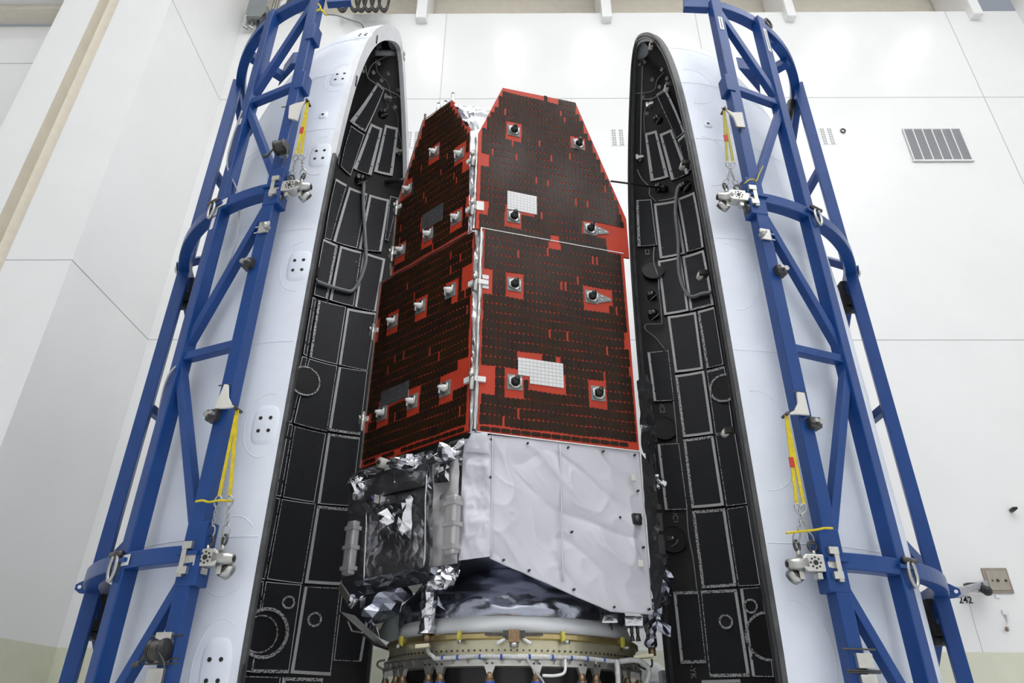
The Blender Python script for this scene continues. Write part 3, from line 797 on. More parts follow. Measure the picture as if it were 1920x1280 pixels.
for f, root, on, vs in ((FL, frl, onL, dict(mid1=650, mid2=668, up1=165, up2=190)), (FR, frr, onR, dict(mid1=658, mid2=672, up1=172, up2=192))):
    zm1, zm2 = zpost(f, on, 0, vs['mid1']), zpost(f, on, 1, vs['mid2'])
    zu1, zu2 = zpost(f, on, 0, vs['up1']), zpost(f, on, 1, vs['up2'])
    zm, zu = (zm1 + zm2) / 2, (zu1 + zu2) / 2
    for z in (zm, zu): brace(f, root, on, 0, z, 1, z)
    brace(f, root, on, 0, ZR[1] - .12, 1, zm + .1); brace(f, root, on, 1, zm - .1, 0, ZR[0] + .14)
    brace(f, root, on, 0, ZR[0] - .14, 1, 1.25); brace(f, root, on, 1, 1.0, 0, .1)
    brace(f, root, on, 0, ZR[2] - .1, 1, zu + .1); brace(f, root, on, 1, zu - .1, 0, ZR[1] + .14)
    # braces behind, between the rear posts
    def on2(k, z, off=0.0):
        P = (PL if f is FL else PR); return f.at((P[2], math.pi - P[2])[k], z, off, RF)
    for za_, zb_ in ((ZR[1] - .1, zm), (zm, ZR[0] + .1), (ZR[0] - .1, .4), (ZR[2] - .1, zu), (zu, ZR[1] + .1)):
        k0 = 0 if za_ != zm and za_ != zu else 1
        brace(f, root, on2, k0, za_, 1 - k0, zb_, .12)
    for z in (zm, zu): brace(f, root, on2, 0, z, 1, z, .12)
# top spreader beams
for f, root, P, S, px, tri in ((FL, frl, PL, -1, [(612, -24), (655, -20), (657, 1), (612, 4)], [(471, 106), (508, 130), (545, 119), (563, 118), (521, 163)]), (FR, frr, PR, 1, [(1283, -24), (1330, -24), (1330, 14), (1283, 12)], [(1478, 115), (1440, 137), (1410, 131), (1384, 128), (1426, 177)])):
    z = ZR[2]
    a = f.at(P[0], z, 0, RF)
    q = [hitY(u, v, a.y) for u, v in px]
    bev(G().prism(q, (0, .12, 0)).mk('top_plate', 'blue', root), .01)
    zt_ = z - .12
    h0, h1, g1, g2, g3 = [hitZ(u, v, zt_) for u, v in tri]
    beam('cross_beam', h0, h1 + (h1 - h0) * .6, .15, .15, 'blue', root)
    bev(G().prism([g1, g2, g3, (g1 + g3) / 2 + (g1 - g2) * .25], (0, 0, .3)).mk('pointed_gusset', 'blue', root), .01)
    # triangular web under the top hoop and doublers along the front post
    p0, p1 = f.at(P[1] + .03, z, 0, RF - .06), f.at(P[1] + .2, z, 0, RF - .06)
    G().prism([p0 + V((0, 0, -.08)), p1 + V((0, 0, -.08)), p0 + V((0, 0, -.42))], (f.at(P[1], z, 1) - f.at(P[1], z, 0)) * .03).mk('web_plate', 'blue', root)
    for v in ((70, 160) if S < 0 else (165, )):
        zz_ = zpost(f, onL if S < 0 else onR, 0, v); c = f.at(P[0], zz_, 0, RF); r = f.at(P[0], 0, 1, RF) - f.at(P[0], 0, 0, RF); tg = V((-r.y, r.x, 0)) * (-S)
        bev(G().box(c + tg * .07, tg * .14, r * .2, V((0, 0, .34))).mk('lug_plate', 'blue', root), .01)
    # lifting shackle ring on top, tow plate at the lower hoop
    c = f.at(P[1] + .12, z + .12, 0, RF); t_ = (f.at(P[1] + .2, z, 0, RF) - f.at(P[1], z, 0, RF)).normalized()
    G().tube([c + V((0, 0, .1)) + t_ * .09 * math.cos(2 * math.pi * i / 18) + V((0, 0, .09)) * math.sin(2 * math.pi * i / 18) for i in range(18)], .022, 6, True).mk('lifting_ring', 'darksteel', root, True)
    for z_ in ZR[:2]:
        c = f.at(P[1] + .02, z_, .12, RF); r = (f.at(P[1], z_, 1, RF) - f.at(P[1], z_, 0, RF)); tg = V((-r.y, r.x, 0))
        o = G().tube([c + tg * .06 * math.cos(2 * math.pi * i / 18) + V((0, 0, -.06 + .14 * math.sin(2 * math.pi * i / 18))) for i in range(18)], .022, 6, True).mk('shackle', 'steel', root, True)
        G().cyl(c - tg * .1 + V((0, 0, .07)), c + tg * .1 + V((0, 0, .07)), .03, 10).mk('shackle_pin', 'darksteel', o, True)
        c = f.at(P[2] + .0, z_ - .02, .05, RF); r = (f.at(P[2], z_, 1, RF) - f.at(P[2], z_, 0, RF))
        if z_ < 5:
            x = V((S, -.25, 0)).normalized()
            q = [c + x * a + V((0, 0, b)) for a, b in ((-.1, .1), (.06, .1), (.17, .03), (.17, -.03), (.11, -.07), (-.1, -.09))]
            o = bev(G().prism(q, x.cross(V((0, 0, 1))) * .04).mk('tow_plate', 'blue', root), .008)
            G().cyl(c + x * .12 - x.cross(V((0, 0, 1))) * .003, c + x * .12 + x.cross(V((0, 0, 1))) * .044, .022, 12).mk('tow_hole', 'white', o)
        else:
            G().tube([c + r * .08 * math.cos(2 * math.pi * i / 14) + V((0, 0, .1 * math.sin(2 * math.pi * i / 14))) for i in range(14)], .02, 6, True).mk('shackle', 'steel', root, True)
        # black roller pad between hoop and shell
        c = f.at(P[2] + .08, z_ - .28, -.1, RF)
        o = G().box(c, V((.18, 0, 0)), V((0, .2, 0)), V((0, 0, .42))).mk('roller_housing', 'darksteel', root)
        G().cyl(c - V((.1, 0, .25)), c + V((.1, 0, -.25)), .07, 12).mk('roller', 'black', o, True)
# gas strut on the right rear post
c = FR.at(PR[2] + .06, ZR[2] - 1.1, -.1, RF)
a_, b_ = hitY(1485, 192, c.y), hitY(1473, 230, c.y)
o = G().cyl(a_, b_, .085, 14).mk('damper_cylinder', 'black', frr, True)
G().cyl(b_, b_ + (b_ - a_) * .5, .04, 10).mk('damper_rod', 'darksteel', o, True)
# small bolted blocks on the posts
for f, root, on, k, v in ((FL, frl, onL, 0, 503), (FL, frl, onL, 0, 786), (FR, frr, onR, 0, 516), (FR, frr, onR, 0, 800)):
    z = zpost(f, on, k, v); c = on(k, z, .1); r = on(k, z, 1) - on(k, z, 0); tg = V((-r.y, r.x, 0)) * f.S
    o = G().box(c + tg * .06, tg * .13, r * .12, V((0, 0, .12))).mk('bolt_block', 'darksteel', root)
    G().cyl(c + tg * .1 + r * .06, c + tg * .1 + r * .1, .035, 8).cyl(c + tg * .03 + r * .06, c + tg * .03 + r * .12, .025, 8).mk('block_bolts', 'steel', o)
for f, root, on, v in ((FL, frl, onL, 436), (FR, frr, onR, 449)):
    z = zpost(f, on, 0, v); c = on(0, z, .1); r = on(0, z, 1) - on(0, z, 0); tg = V((-r.y, r.x, 0)) * (-f.S)
    o = bev(G().box(c + tg * .03, tg * .14, r * .03, V((0, 0, .17))).mk('clevis_bracket', 'brushed', root), .005)
    G().cyl(c + tg * .1 - V((0, 0, .03)), c + tg * .1 + r * .1 - V((0, 0, .03)), .035, 10).mk('clevis_pin', 'steel', o, True)
    for d in (.05, -.04): G().cyl(c - tg * .12 + V((0, 0, d)) - r * .03, c + tg * .06 + V((0, 0, d)), .008, 6).mk('strap_bolt', 'offwhite', o)
# mount blocks near the bottom
for f, root, on, v, m_ in ((FL, frl, onL, 1215, 'brushed'), (FL, frl, onL, 1268, 'brushed'), (FR, frr, onR, 1240, 'brushed'), (FR, frr, onR, 1280, 'brushed')):
    z = zpost(f, on, 0, v); c = on(0, z, .1); r = on(0, z, 1) - on(0, z, 0); tg = V((-r.y, r.x, 0)) * f.S
    o = bev(G().box(c + tg * .05, tg * .17, r * .05, V((0, 0, .26 if v == 1215 else .13))).mk('mount_block', m_, root), .006)
    for d in (.1, -.1): G().cyl(c - tg * .16 + V((0, 0, d)), c + tg * .2 + V((0, 0, d)), .009, 6).mk('strap_bolt', 'darksteel', o)
# white label tape on the tubes
def sticker(p, x, n, a, b, root, m='white', name='label_tape'):
    x, n = V(x).normalized(), V(n).normalized()
    return G().box(V(p) + n * .004, x * a, n.cross(x) * b, n * .004).mk(name, m, root)
for f, root, k, v, L in ((FR, frr, 0, 52, .3), (FR, frr, 1, 82, .55), (FL, frl, 1, 235, .12), (FL, frl, 1, 400, .2), (FL, frl, 1, 425, .2)):
    on = onL if f is FL else onR
    z = zpost(f, on, k, v); c = on(k, z, .083); r = on(k, z, 1) - on(k, z, 0)
    sticker(c, (0, 0, 1), r, L, .07, root)
    if f is FR: sticker(c + r * .004, (0, 0, 1), r, L * .8, .012, root, 'darksteel', 'label_line')
for f, root, th, z in ((FL, frl, PL[0] + .22, ZR[2]), (FL, frl, PL[0] + .1, ZR[2]), (FL, frl, PL[0] + .28, ZR[1]), (FL, frl, PL[1] - .03, ZR[1]), (FL, frl, PL[1] - .03, ZR[0])):
    c = f.at(th, z, .083, RF); r = f.at(th, z, 1) - f.at(th, z, 0)
    sticker(c, V((-r.y, r.x, 0)), r, .13, .11, root)

# clamps, hook plates and slings
G1 = 'yellow lifting slings'
e1 = clamp(FL, (547, 353), frl); e2 = clamp(FL, (392, 1047), frl)
e3 = clamp(FR, (1381, 371), frr); e4 = clamp(FR, (1523, 1057), frr)
t1 = sling_plate(FL, [(575, 192), (566, 205), (559, 228), (542, 224), (544, 201), (556, 196)], (577, 191), frl)
t2 = sling_plate(FL, [(430, 722), (423, 722), (404, 768), (424, 767), (446, 764), (437, 760), (430, 745)], (445, 767), frl)
t3 = sling_plate(FR, [(1358, 206), (1372, 213), (1390, 213), (1396, 241), (1381, 240), (1374, 222)], (1357, 206), frr)
t4 = sling_plate(FR, [(1492, 736), (1506, 738), (1516, 780), (1496, 778), (1474, 778), (1488, 770), (1494, 757)], (1474, 777), frr)
sling('yellow web sling with red tag hanging beside the top left pad of the left fairing', G1, FL, t1, e1, [(556, 290), (565, 290)], 'yellow')
sling('bright yellow web sling hanging above the lower clamp of the left fairing', G1, FL, t2, e2, [(411, 930), (431, 930)], 'yellow', False)
sling('faded olive-yellow web sling hanging at the upper clamp of the right fairing', G1, FR, t3, e3, [(1364, 304), (1375, 304)], 'olive')
sling('yellow web sling with orange tag hanging above the lower clamp of the right fairing', G1, FR, t4, e4, [(1494, 945), (1507, 945)], 'yellow')
# yellow ties
def tie(label, f, px, off=.14, r=.012):
    o = tube_obj('cord_tie', [f.hit(u, v, 0, False, RF + off) for u, v in px], r, 'yellow'); tag(o, label, 'cord', 'yellow cord ties'); return o
tie('yellow cord tied round the front post below the left sling straps', FL, [(367, 940), (380, 938), (392, 941), (410, 938), (434, 939)])
tie('yellow cord tied round the front post below the right sling straps', FR, [(1474, 999), (1500, 996), (1530, 993), (1545, 990), (1561, 990)])
tie('yellow string knotted at the upper clamp of the right blue frame', FR, [(1396, 344), (1403, 338), (1412, 336), (1418, 339), (1424, 325), (1431, 311)], .12, .008)
tie('yellow rope knot at the top of the left blue frame', FL, [(604, 22), (600, 12), (597, 7), (601, 14), (594, 21), (603, 18), (608, 24), (612, 29)], .12, .012)
# cable reels / winches
def reel(label, f, u, v, m, k_=.72):
    c = f.hit(u, v, 0, False, RF + .2); n = V((c.x - f.c.x, c.y - f.c.y, 0)).normalized(); tg = V((-n.y, n.x, 0))
    t = thing('cable_reel', label, 'reel', tuple(c)); tg = tg * k_; n = n * k_; Z_ = V((0, 0, k_))
    G().cyl(c - tg * .09, c + tg * .09, .1 * k_, 20).mk('drum', 'black', t, True)
    for s_ in (-1, 1): G().cyl(c + tg * s_ * .08, c + tg * s_ * .1, .145 * k_, 24).mk('drum_flange', 'rubber', t, True)
    for k in range(5): G().tube([c + tg * (-.06 + k * .03) + (n * math.cos(2 * math.pi * i / 20) + Z_ * math.sin(2 * math.pi * i / 20)) * .108 for i in range(20)], .012, 5, True).mk('winding', 'darksteel', t, True)
    G().box(c - n * .12, tg * .14, n * .08, V((0, 0, .26 * k_))).mk('mount_plate', 'brushed', t)
    a = c + tg * .16 * f.S; G().cyl(c, a, .02, 8).cyl(a, a + Z_ * -.14 + tg * .08 * f.S, .014, 8).cyl(a + Z_ * -.14 + tg * .08 * f.S, a + Z_ * -.17 + tg * .17 * f.S, .022, 8).mk('crank_handle', 'darksteel', t, True)
    tube_obj('lead', [c - tg * .05 * f.S + n * .1, c - tg * .2 * f.S + n * .08 - V((0, 0, .12)), c - tg * .2 * f.S + n * .06 - V((0, 0, .3)), c - tg * .05 * f.S + n * .04 - V((0, 0, .32))], .007, 'darksteel', t)
    return t
reel('black cable reel with crank mounted near the top of the left blue frame', FL, 527, 276, 'black')
wn = reel('black ratchet winch on a grey block at the foot of the left blue frame', FL, 297, 1219, 'black')

# cable from the left frame to the nose of the left fairing
o = tube_obj('ground_cable', [hitY(609, 27, 7.3), hitY(632, 29, 7.6), hitY(655, 37, 8.0), hitY(676, 44, 8.4), hitY(683, 55, 8.6), FL.hit(684, 66, .02, False)], .012, 'darksteel')
tag(o, 'thin dark cable arching from the left blue frame to the fairing nose', 'cable')
o = tube_obj('ground_cable', [onL(1, 9.6, .1), onL(1, 8.6, .12), FL.hit(447, 365, .2, False), FL.hit(445, 440, .2, False), FL.hit(425, 500, .2, False), FL.hit(385, 580, .2, False), FL.hit(352, 665, .2, False), onL(1, 5.2, .12), FL.hit(295, 790, .15, False), FL.hit(287, 850, .12, False)], .012, 'cable')
tag(o, 'long grey cable running down the left blue frame across its middle hoop', 'cable')

# ================================================================== SATELLITE
KX = hitY(888, 808, 7.9)
K = V((KX.x, KX.y, 0))
aR, aL = math.radians(73), math.radians(-49.3)
eR, nR = V((math.sin(aR), math.cos(aR), 0)), V((math.cos(aR), -math.sin(aR), 0))
eL, nL = V((math.sin(aL), math.cos(aL), 0)), V((-math.cos(aL), math.sin(aL), 0))
Z = V((0, 0, 1))
sat = thing('satellite', 'large satellite with dark solar panels on red backing above a white blanket and silver foil', 'satellite', (-.09, 9.9, 2.0))
class Face:
    def __init__(s, e, n): s.e, s.n = e, n
    def sz(s, u, v, off=0.0):
        p = hitP(u, v, K + s.n * off, s.n); return (p - K).dot(s.e), p.z
    def at(s, a, z, off=0.0): return K + s.e * a + s.n * off + Z * z
    def px(s, u, v, off=0.0): return s.at(*s.sz(u, v, off), off)
R_, L_ = Face(eR, nR), Face(eL, nL)
TH = .035
def inside(poly, x, y):
    c = False; n = len(poly)
    for i in range(n):
        x0, y0 = poly[i]; x1, y1 = poly[i - 1]
        if (y0 > y) != (y1 > y) and x < (x1 - x0) * (y - y0) / (y1 - y0) + x0: c = not c
    return c
CW, CH = .0640, .1340
proto = {}
def cell_mesh(wd, ht):
    key = (round(wd, 4), round(ht, 4))
    if key not in proto:
        c = min(wd, ht) * .20; h = .006
        pts = [(-wd / 2 + c, -ht / 2), (wd / 2 - c, -ht / 2), (wd / 2, -ht / 2 + c * 1.3), (wd / 2, ht / 2 - c * 1.3), (wd / 2 - c, ht / 2), (-wd / 2 + c, ht / 2), (-wd / 2, ht / 2 - c * 1.3), (-wd / 2, -ht / 2 + c * 1.3)]
        vs = [(x, y, 0) for x, y in pts] + [(x, y, h) for x, y in pts]
        fs = [tuple(range(8, 16))] + [(i, (i + 1) % 8, 8 + (i + 1) % 8, 8 + i) for i in range(8)]
        me = bpy.data.meshes.new('solar_cell'); me.from_pydata(vs, [], fs); me.materials.append(M['cell']); me.update()
        proto[key] = (me, vs, fs)
    return proto[key]
CELLS = []
def panel(face, px, holes, label, wide_bottom=True):
    poly = [face.sz(u, v) for u, v in px]
    o = bev(G().prism([face.at(a, z, -TH) for a, z in poly], face.n * TH).mk('solar_panel', 'substrate', sat), .006, 1)
    o['label'] = label
    x0, x1 = min(p[0] for p in poly), max(p[0] for p in poly); z0, z1 = min(p[1] for p in poly), max(p[1] for p in poly)
    nc = int((x1 - x0 - .05) / CW); zoff = .115 if wide_bottom else .03
    nr = round((z1 - z0 - zoff - .03) / CH); CHp = (z1 - z0 - zoff - .02) / nr
    ox = (x1 - x0 - nc * CW) / 2; zb = z0 + zoff
    def ok(cx, cz, hw, hh):
        for dx in (-hw, hw):
            for dz in (-hh, hh):
                if not inside(poly, cx + dx * 1.02, cz + dz * .9): return False
        for h in holes:
            if abs(cx - h[0]) < h[2] + hw * .5 and abs(cz - h[1]) < h[3] + hh * .5: return False
        return True
    for j in range(nr):
        shift = rnd.uniform(0, .3) * CW * (rnd.random() < .25)
        run = 0
        for i in range(nc):
            cx = x0 + ox + (i + .5) * CW + (shift if i < nc - 1 else 0); cz = zb + (j + .5) * CHp
            # strings step slightly from column to column, as the laid cells do
            cz += .012 * math.sin(i * .55 + j * .9) * .5
            wd, ht = CW * .945, CHp * .975
            r = rnd.random()
            if r < .022: wd *= .55; cx -= CW * .2
            if ok(cx, cz, wd / 2, ht / 2): CELLS.append((face, cx, cz, wd, ht, o))
    wn_ = int((x1 - x0 - .1) / .132)
    for i in range(wn_):
        cx = x0 + .06 + (i + .5) * .132
        if wide_bottom and ok(cx, z0 + .062, .06, .026) and rnd.random() > .06: CELLS.append((face, cx, z0 + .062, .124, .056, o))
    return o, poly
def hole(face, u, v, a=.115, b=.135, dx=0, dz=0):
    s_, z = face.sz(u, v); return (s_ + dx, z + dz, a, b)
hRU = [hole(R_, 963, 246), hole(R_, 1085, 270), hole(R_, 963, 408), hole(R_, 1110, 430, .22, .13, .06), hole(R_, 978, 382, .20, .12), hole(R_, 902, 297, .1, .1), hole(R_, 899, 386, .11, .14), hole(R_, 1165, 470, .2, .12), hole(R_, 1160, 450, .12, .2), hole(R_, 1035, 186, .07, .05), hole(R_, 1040, 450, .06, .09)]
hRL = [hole(R_, 964, 535), hole(R_, 1116, 558, .19, .13, .05), hole(R_, 965, 718, .13, .14), hole(R_, 1121, 738), hole(R_, 1013, 690, .30, .11), hole(R_, 1026, 715, .21, .09), hole(R_, 908, 525, .1, .15), hole(R_, 906, 704, .14, .16), hole(R_, 1040, 452, .07, .08), hole(R_, 1180, 640, .06, .12)]
hLU = [hole(L_, 815, 286), hole(L_, 862, 290), hole(L_, 765, 356), hole(L_, 856, 409), hole(L_, 803, 440), hole(L_, 752, 471), hole(L_, 811, 407, .24, .14), hole(L_, 882, 385, .1, .14), hole(L_, 878, 300, .1, .12), hole(L_, 742, 392, .08, .12)]
hLL = [hole(L_, 845, 546), hole(L_, 789, 575), hole(L_, 737, 603), hole(L_, 835, 729), hole(L_, 774, 753), hole(L_, 717, 775), hole(L_, 741, 740, .27, .14), hole(L_, 876, 522, .1, .14), hole(L_, 866, 706, .13, .16), hole(L_, 703, 622, .08, .12), hole(L_, 686, 790, .09, .12)]
pRU, qRU = panel(R_, [(892, 428), (897, 249), (942.6, 164), (1079, 191.7), (1174.4, 410), (1180.5, 484)], hRU, 'upper solar panel facing front, brown cells on red', False)
pRL, qRL = panel(R_, [(903, 428), (1169, 476), (1199, 845), (893, 808)], hRL, 'lower solar panel facing front, brown cells on red')
pLU, qLU = panel(L_, [(849, 188), (884, 245), (881, 433), (733, 517), (744, 390), (795, 226)], hLU, 'upper solar panel facing left, glossy black cells', False)
pLL, qLL = panel(L_, [(888, 432.6), (877, 808), (676, 878), (714, 531)], hLL, 'lower solar panel facing left, glossy black cells')
def area(c):
    f, x, z, wd, ht, o = c
    q = [proj(f.at(x + a * wd / 2, z + b * ht / 2)) for a, b in ((-1, -1), (1, -1), (1, 1), (-1, 1))]
    return abs(sum(q[i][0] * q[(i + 1) % 4][1] - q[(i + 1) % 4][0] * q[i][1] for i in range(4))) / 2
CELLS.sort(key=area, reverse=True)
for f, x, z, wd, ht, o in CELLS[:300]:
    me = cell_mesh(wd, ht)[0]
    c = bpy.data.objects.new('solar_cell', me)
    xx = f.e if f is R_ else -f.e
    p = f.at(x, z, .001)
    c.matrix_world = Matrix(((xx.x, 0, f.n.x, p.x), (xx.y, 0, f.n.y, p.y), (0, 1, 0, p.z), (0, 0, 0, 1)))
    COL.objects.link(c); c.parent = o
gg = G()
for f, x, z, wd, ht, o in CELLS[300:]:
    _, vs, fs = cell_mesh(wd, ht); xx = f.e if f is R_ else -f.e; p = f.at(x, z, .001)
    gg.add([p + xx * a + Z * b + f.n * h for a, b, h in vs], fs)
so = gg.mk('solar_cells', 'cell', sat); so['kind'] = 'stuff'
# bright edge along the joint between upper and lower front panels
def edge_line(face, a, b, name='edge_strip', m='white', w_=.012):
    p, q = face.px(*a), face.px(*b); G().box((p + q) / 2 + face.n * .004, q - p, Z * w_, face.n * .012).mk(name, m, sat)
edge_line(R_, (903, 427.5), (1169, 475.5)); edge_line(R_, (893, 809), (1199, 846)); edge_line(L_, (713, 530), (886, 432), m='brushed')
edge_line(L_, (795, 225), (849, 187), m='brushed')
def vline(face, a, b, m):
    p, q = face.px(*a), face.px(*b); G().box((p + q) / 2, q - p, face.e * .016, face.n * .05).mk('edge_strip', m, sat)
vline(R_, (902, 428), (892.5, 808), 'brushed'); vline(L_, (676, 878), (714, 531), 'brushed'); vline(L_, (733, 517), (744, 390), 'brushed'); vline(L_, (744, 390), (795, 226), 'brushed')
# radiator patches
def rpatch(face, px, m, name='radiator_patch', grid=True):
    q = [face.px(u, v, .0) for u, v in px]
    o = G().prism(q, face.n * .014).mk(name, m, sat)
    if grid:
        p0, p1, p3 = q[0], q[1], q[-1]
        ux, uz = (p1 - p0), (p3 - p0)
    return o, q
def tiles(face, px, m, tile=.05):
    """a field of small square mirror tiles on a dark base"""
    poly = [face.sz(u, v) for u, v in px]
    o = G().prism([face.at(a, z, 0) for a, z in poly], face.n * .008).mk('radiator_patch', 'gridline', sat)
    x0, x1 = min(p[0] for p in poly), max(p[0] for p in poly); z0, z1 = min(p[1] for p in poly), max(p[1] for p in poly)
    g = G(); nx, nz_ = int((x1 - x0) / tile), int((z1 - z0) / tile)
    sx, sz_ = (x1 - x0) / nx, (z1 - z0) / nz_
    for i in range(nx):
        for j in range(nz_):
            a, b = x0 + (i + .5) * sx, z0 + (j + .5) * sz_
            if inside(poly, a, b):
                g.box(face.at(a, b, .010), face.e * (sx * .9), Z * (sz_ * .9), face.n * .006)
    t = g.mk('mirror_tiles', m, o); t['kind'] = 'stuff'
    return o
def sq(face, pts):
    """axis-aligned rectangle on the face from two opposite picture corners"""
    (a, b), (c, d) = [face.sz(*p) for p in pts]; return [(a, b), (c, b), (c, d), (a, d)]
tiles(R_, [(951, 360), (1006, 369), (1006, 403), (951, 392)], 'radiator')
tiles(R_, [(971, 672), (1055, 682), (1057, 728), (994, 719), (994, 706), (971, 703)], 'radiator')
tiles(L_, [(793, 404), (831, 383), (830, 412), (793, 432)], 'osr')
tiles(L_, [(716, 735), (768, 713), (766, 743), (714, 765)], 'osr')
for px, f in (([(904, 515), (916, 517), (916, 524), (904, 522)], R_), ([(904, 535), (916, 537), (916, 542), (904, 540)], R_), ([(893, 377), (907, 379), (907, 395), (893, 393)], R_)):
    G().prism([f.px(u, v) for u, v in px], f.n * .012).mk('cover_patch', 'white', sat)
def bracket(face, u, v, tail=False, cone=False):
    s_, z = face.sz(u, v); P = lambda a, b, h: face.at(s_ + a, z + b, h)
    o = G().box(P(0, 0, .006), face.e * .2, Z * .21, face.n * .016).mk('hold_down_plate', 'jbox', sat)
    if tail:
        G().prism([P(.08, -.09, .0), P(.3, -.02, 0), P(.3, .02, 0), P(.08, .09, 0)], face.n * .016).mk('tail_plate', 'jbox', o)
        for a, b in ((.15, .03), (.15, -.03), (.25, 0)): G().cyl(P(a, b, .016), P(a, b, .026), .013, 8).mk('tail_bolt', 'steel', o)
    vs = []; fs = []
    for i in range(8):
        t = math.pi / 8 + math.pi / 4 * i
        for r, h in ((.068, .014), (.068, .035), (.092, .035), (.092, .014)): vs.append(P(r * math.cos(t), r * math.sin(t), h))
    for i in range(8):
        for k in range(4):
            a, b = i * 4 + k, i * 4 + (k + 1) % 4; j = ((i + 1) % 8) * 4 - i * 4; fs.append((a, b, b + j, a + j))
    mk('octagon_frame', vs, fs, 'steel', o)
    for sx in (-1, 1): G().cyl(P(.072 * sx, -.05, .04), P(.072 * sx, .05, .04), .013, 8).mk('retainer_rod', 'white', o, True)
    if cone:
        a = P(0, 0, .014); G().cyl(a, P(-.0, 0, .05), .065, 14, .05).mk('cup', 'brushed', o, True)
        G().cyl(P(0, 0, .05), P(.01, 0, .12), .04, 14, .02).ball(P(0, 0, .05), .045, 12, 6).mk('white_cap', 'white', o, True)
    else:
        G().cyl(P(0, 0, .014), P(0, 0, .10), .06, 16, .045).mk('release_bolt', 'black', o, True)
        G().cyl(P(0, .02, .09), P(0, .03, .13), .03, 12).mk('bolt_cap', 'darksteel', o, True)
for u, v, t in ((963, 246, 0), (1084, 271, 0), (963, 407, 0), (1106, 430, 1), (964, 534, 0), (1109, 557, 1), (965, 717, 0), (1121, 738, 0)): bracket(R_, u, v, bool(t))
for u, v in ((815, 286), (862, 290), (765, 356), (856, 409), (804, 440), (752, 470), (845, 546), (789, 575), (737, 603), (835, 729), (774, 753), (717, 775)): bracket(L_, u, v, cone=True)
# corner hinges
def hinge(p, ea, na, eb, nb, wa=.14, wb=.17):
    g = G().box(p + ea * wa * .5, ea * wa, Z * .075, na * .045).box(p + eb * wb * .5, eb * wb, Z * .075, nb * .045)
    o = bev(g.mk('hinge_bracket', 'white', sat), .006)
    nm = (na + nb).normalized()
    G().cyl(p + nm * .03 - Z * .17, p + nm * .03 + Z * .12, .035, 12).mk('hinge_pin', 'brushed', o, True)
    G().cyl(p + nm * .05 + Z * .02, p + nm * .11 + Z * .02, .03, 10).mk('hinge_knob', 'steel', o, True)
    return o
for u, v in ((888, 297), (887, 388), (893, 527), (886, 709)):
    q = hitP(u, v, K + (nR + nL).normalized() * .03, (nR + nL).normalized())
    hinge(q, eL, nL, eR, nR)
for u, v in ((746, 390), (738, 476), (702, 622), (683, 788)):
    q = L_.px(u, v); hinge(q, -eL, nL, eL, nL, .1, .1)
# silver corner column between the panel wings
nm = (nR + nL).normalized()
def corner_quad(pxs, off=.0): return [hitP(u, v, K + nm * off, nm) for u, v in pxs]
crumple('corner_foil', corner_quad([(876, 812), (899, 812), (906, 432), (884, 432)], -.10), 6, 40, .06, 2.2, 'foil2', sat, 3)
crumple('corner_foil', corner_quad([(878, 440), (900, 440), (901, 246), (882, 246)], -.12), 6, 24, .06, 2.2, 'foil2', sat, 4)
crumple('top_foil', corner_quad([(886, 260), (898, 260), (934, 206), (852, 196)], -.22), 12, 14, .09, 2.5, 'foil', sat, 5)
for (u0, v0), (u1, v1), sd_ in (((890, 806), (897, 436), 7), ((888, 430), (893, 256), 8)):
    p0, p1 = hitP(u0, v0, K + nm * .0, nm), hitP(u1, v1, K + nm * .0, nm)
    foil_tube('corner_mast', p0, V((p0.x, p0.y, p1.z)), .030, 'steel', sat, sd_, 10, 30, .012)
# body behind the panels
def corner(off): return K - nm * off
bodyL = [K + eL * .28 - nL * .09, K + eL * 2.15 - nL * .09]; bodyR = [K + eR * .16 - nR * .09, K + eR * 2.1 - nR * .09]
back = [bodyR[1] + V((.05, 1.5, 0)), V((-.15, 11.75, 0)), bodyL[1] + V((.45, .95, 0))]
def wallquad(name, a, b, z0, z1, nx, ny, amp, f, m, seed): return crumple(name, [V((a.x, a.y, z0)), V((b.x, b.y, z0)), V((b.x, b.y, z1)), V((a.x, a.y, z1))], nx, ny, amp, f, m, sat, seed)
zB, zM, zTop = 3.27, 4.76, 10.2
wallquad('side_foil', bodyR[1], back[0], zB - .1, 7.0, 12, 30, .07, 1.8, 'foil', 21)
wallquad('side_foil', back[0], back[1], zB, 9.0, 6, 20, .05, 1.5, 'foil2', 23); wallquad('side_foil', back[1], back[2], zB, 9.0, 6, 20, .05, 1.5, 'foil2', 24)
wallquad('side_foil', back[2], bodyL[1], zB, 8.5, 8, 24, .05, 1.8, 'foil', 25)
G().prism([V((p.x, p.y, 4.8)) for p in (bodyL[1], bodyL[0], bodyR[0], bodyR[1], back[0], back[1], back[2])], (0, 0, 3.4)).mk('bus_core', 'jbox', sat)
G().prism([K + eL * .7 - nL * .12 + Z * 8, K + eL * .25 - nL * .12 + Z * 8, K + eR * .2 - nR * .12 + Z * 8, K + eR * 1.5 - nR * .12 + Z * 8, V((.5, 10.4, 8)), V((-.9, 10.4, 8))], (0, 0, 1.9)).mk('upper_core', 'jbox', sat)
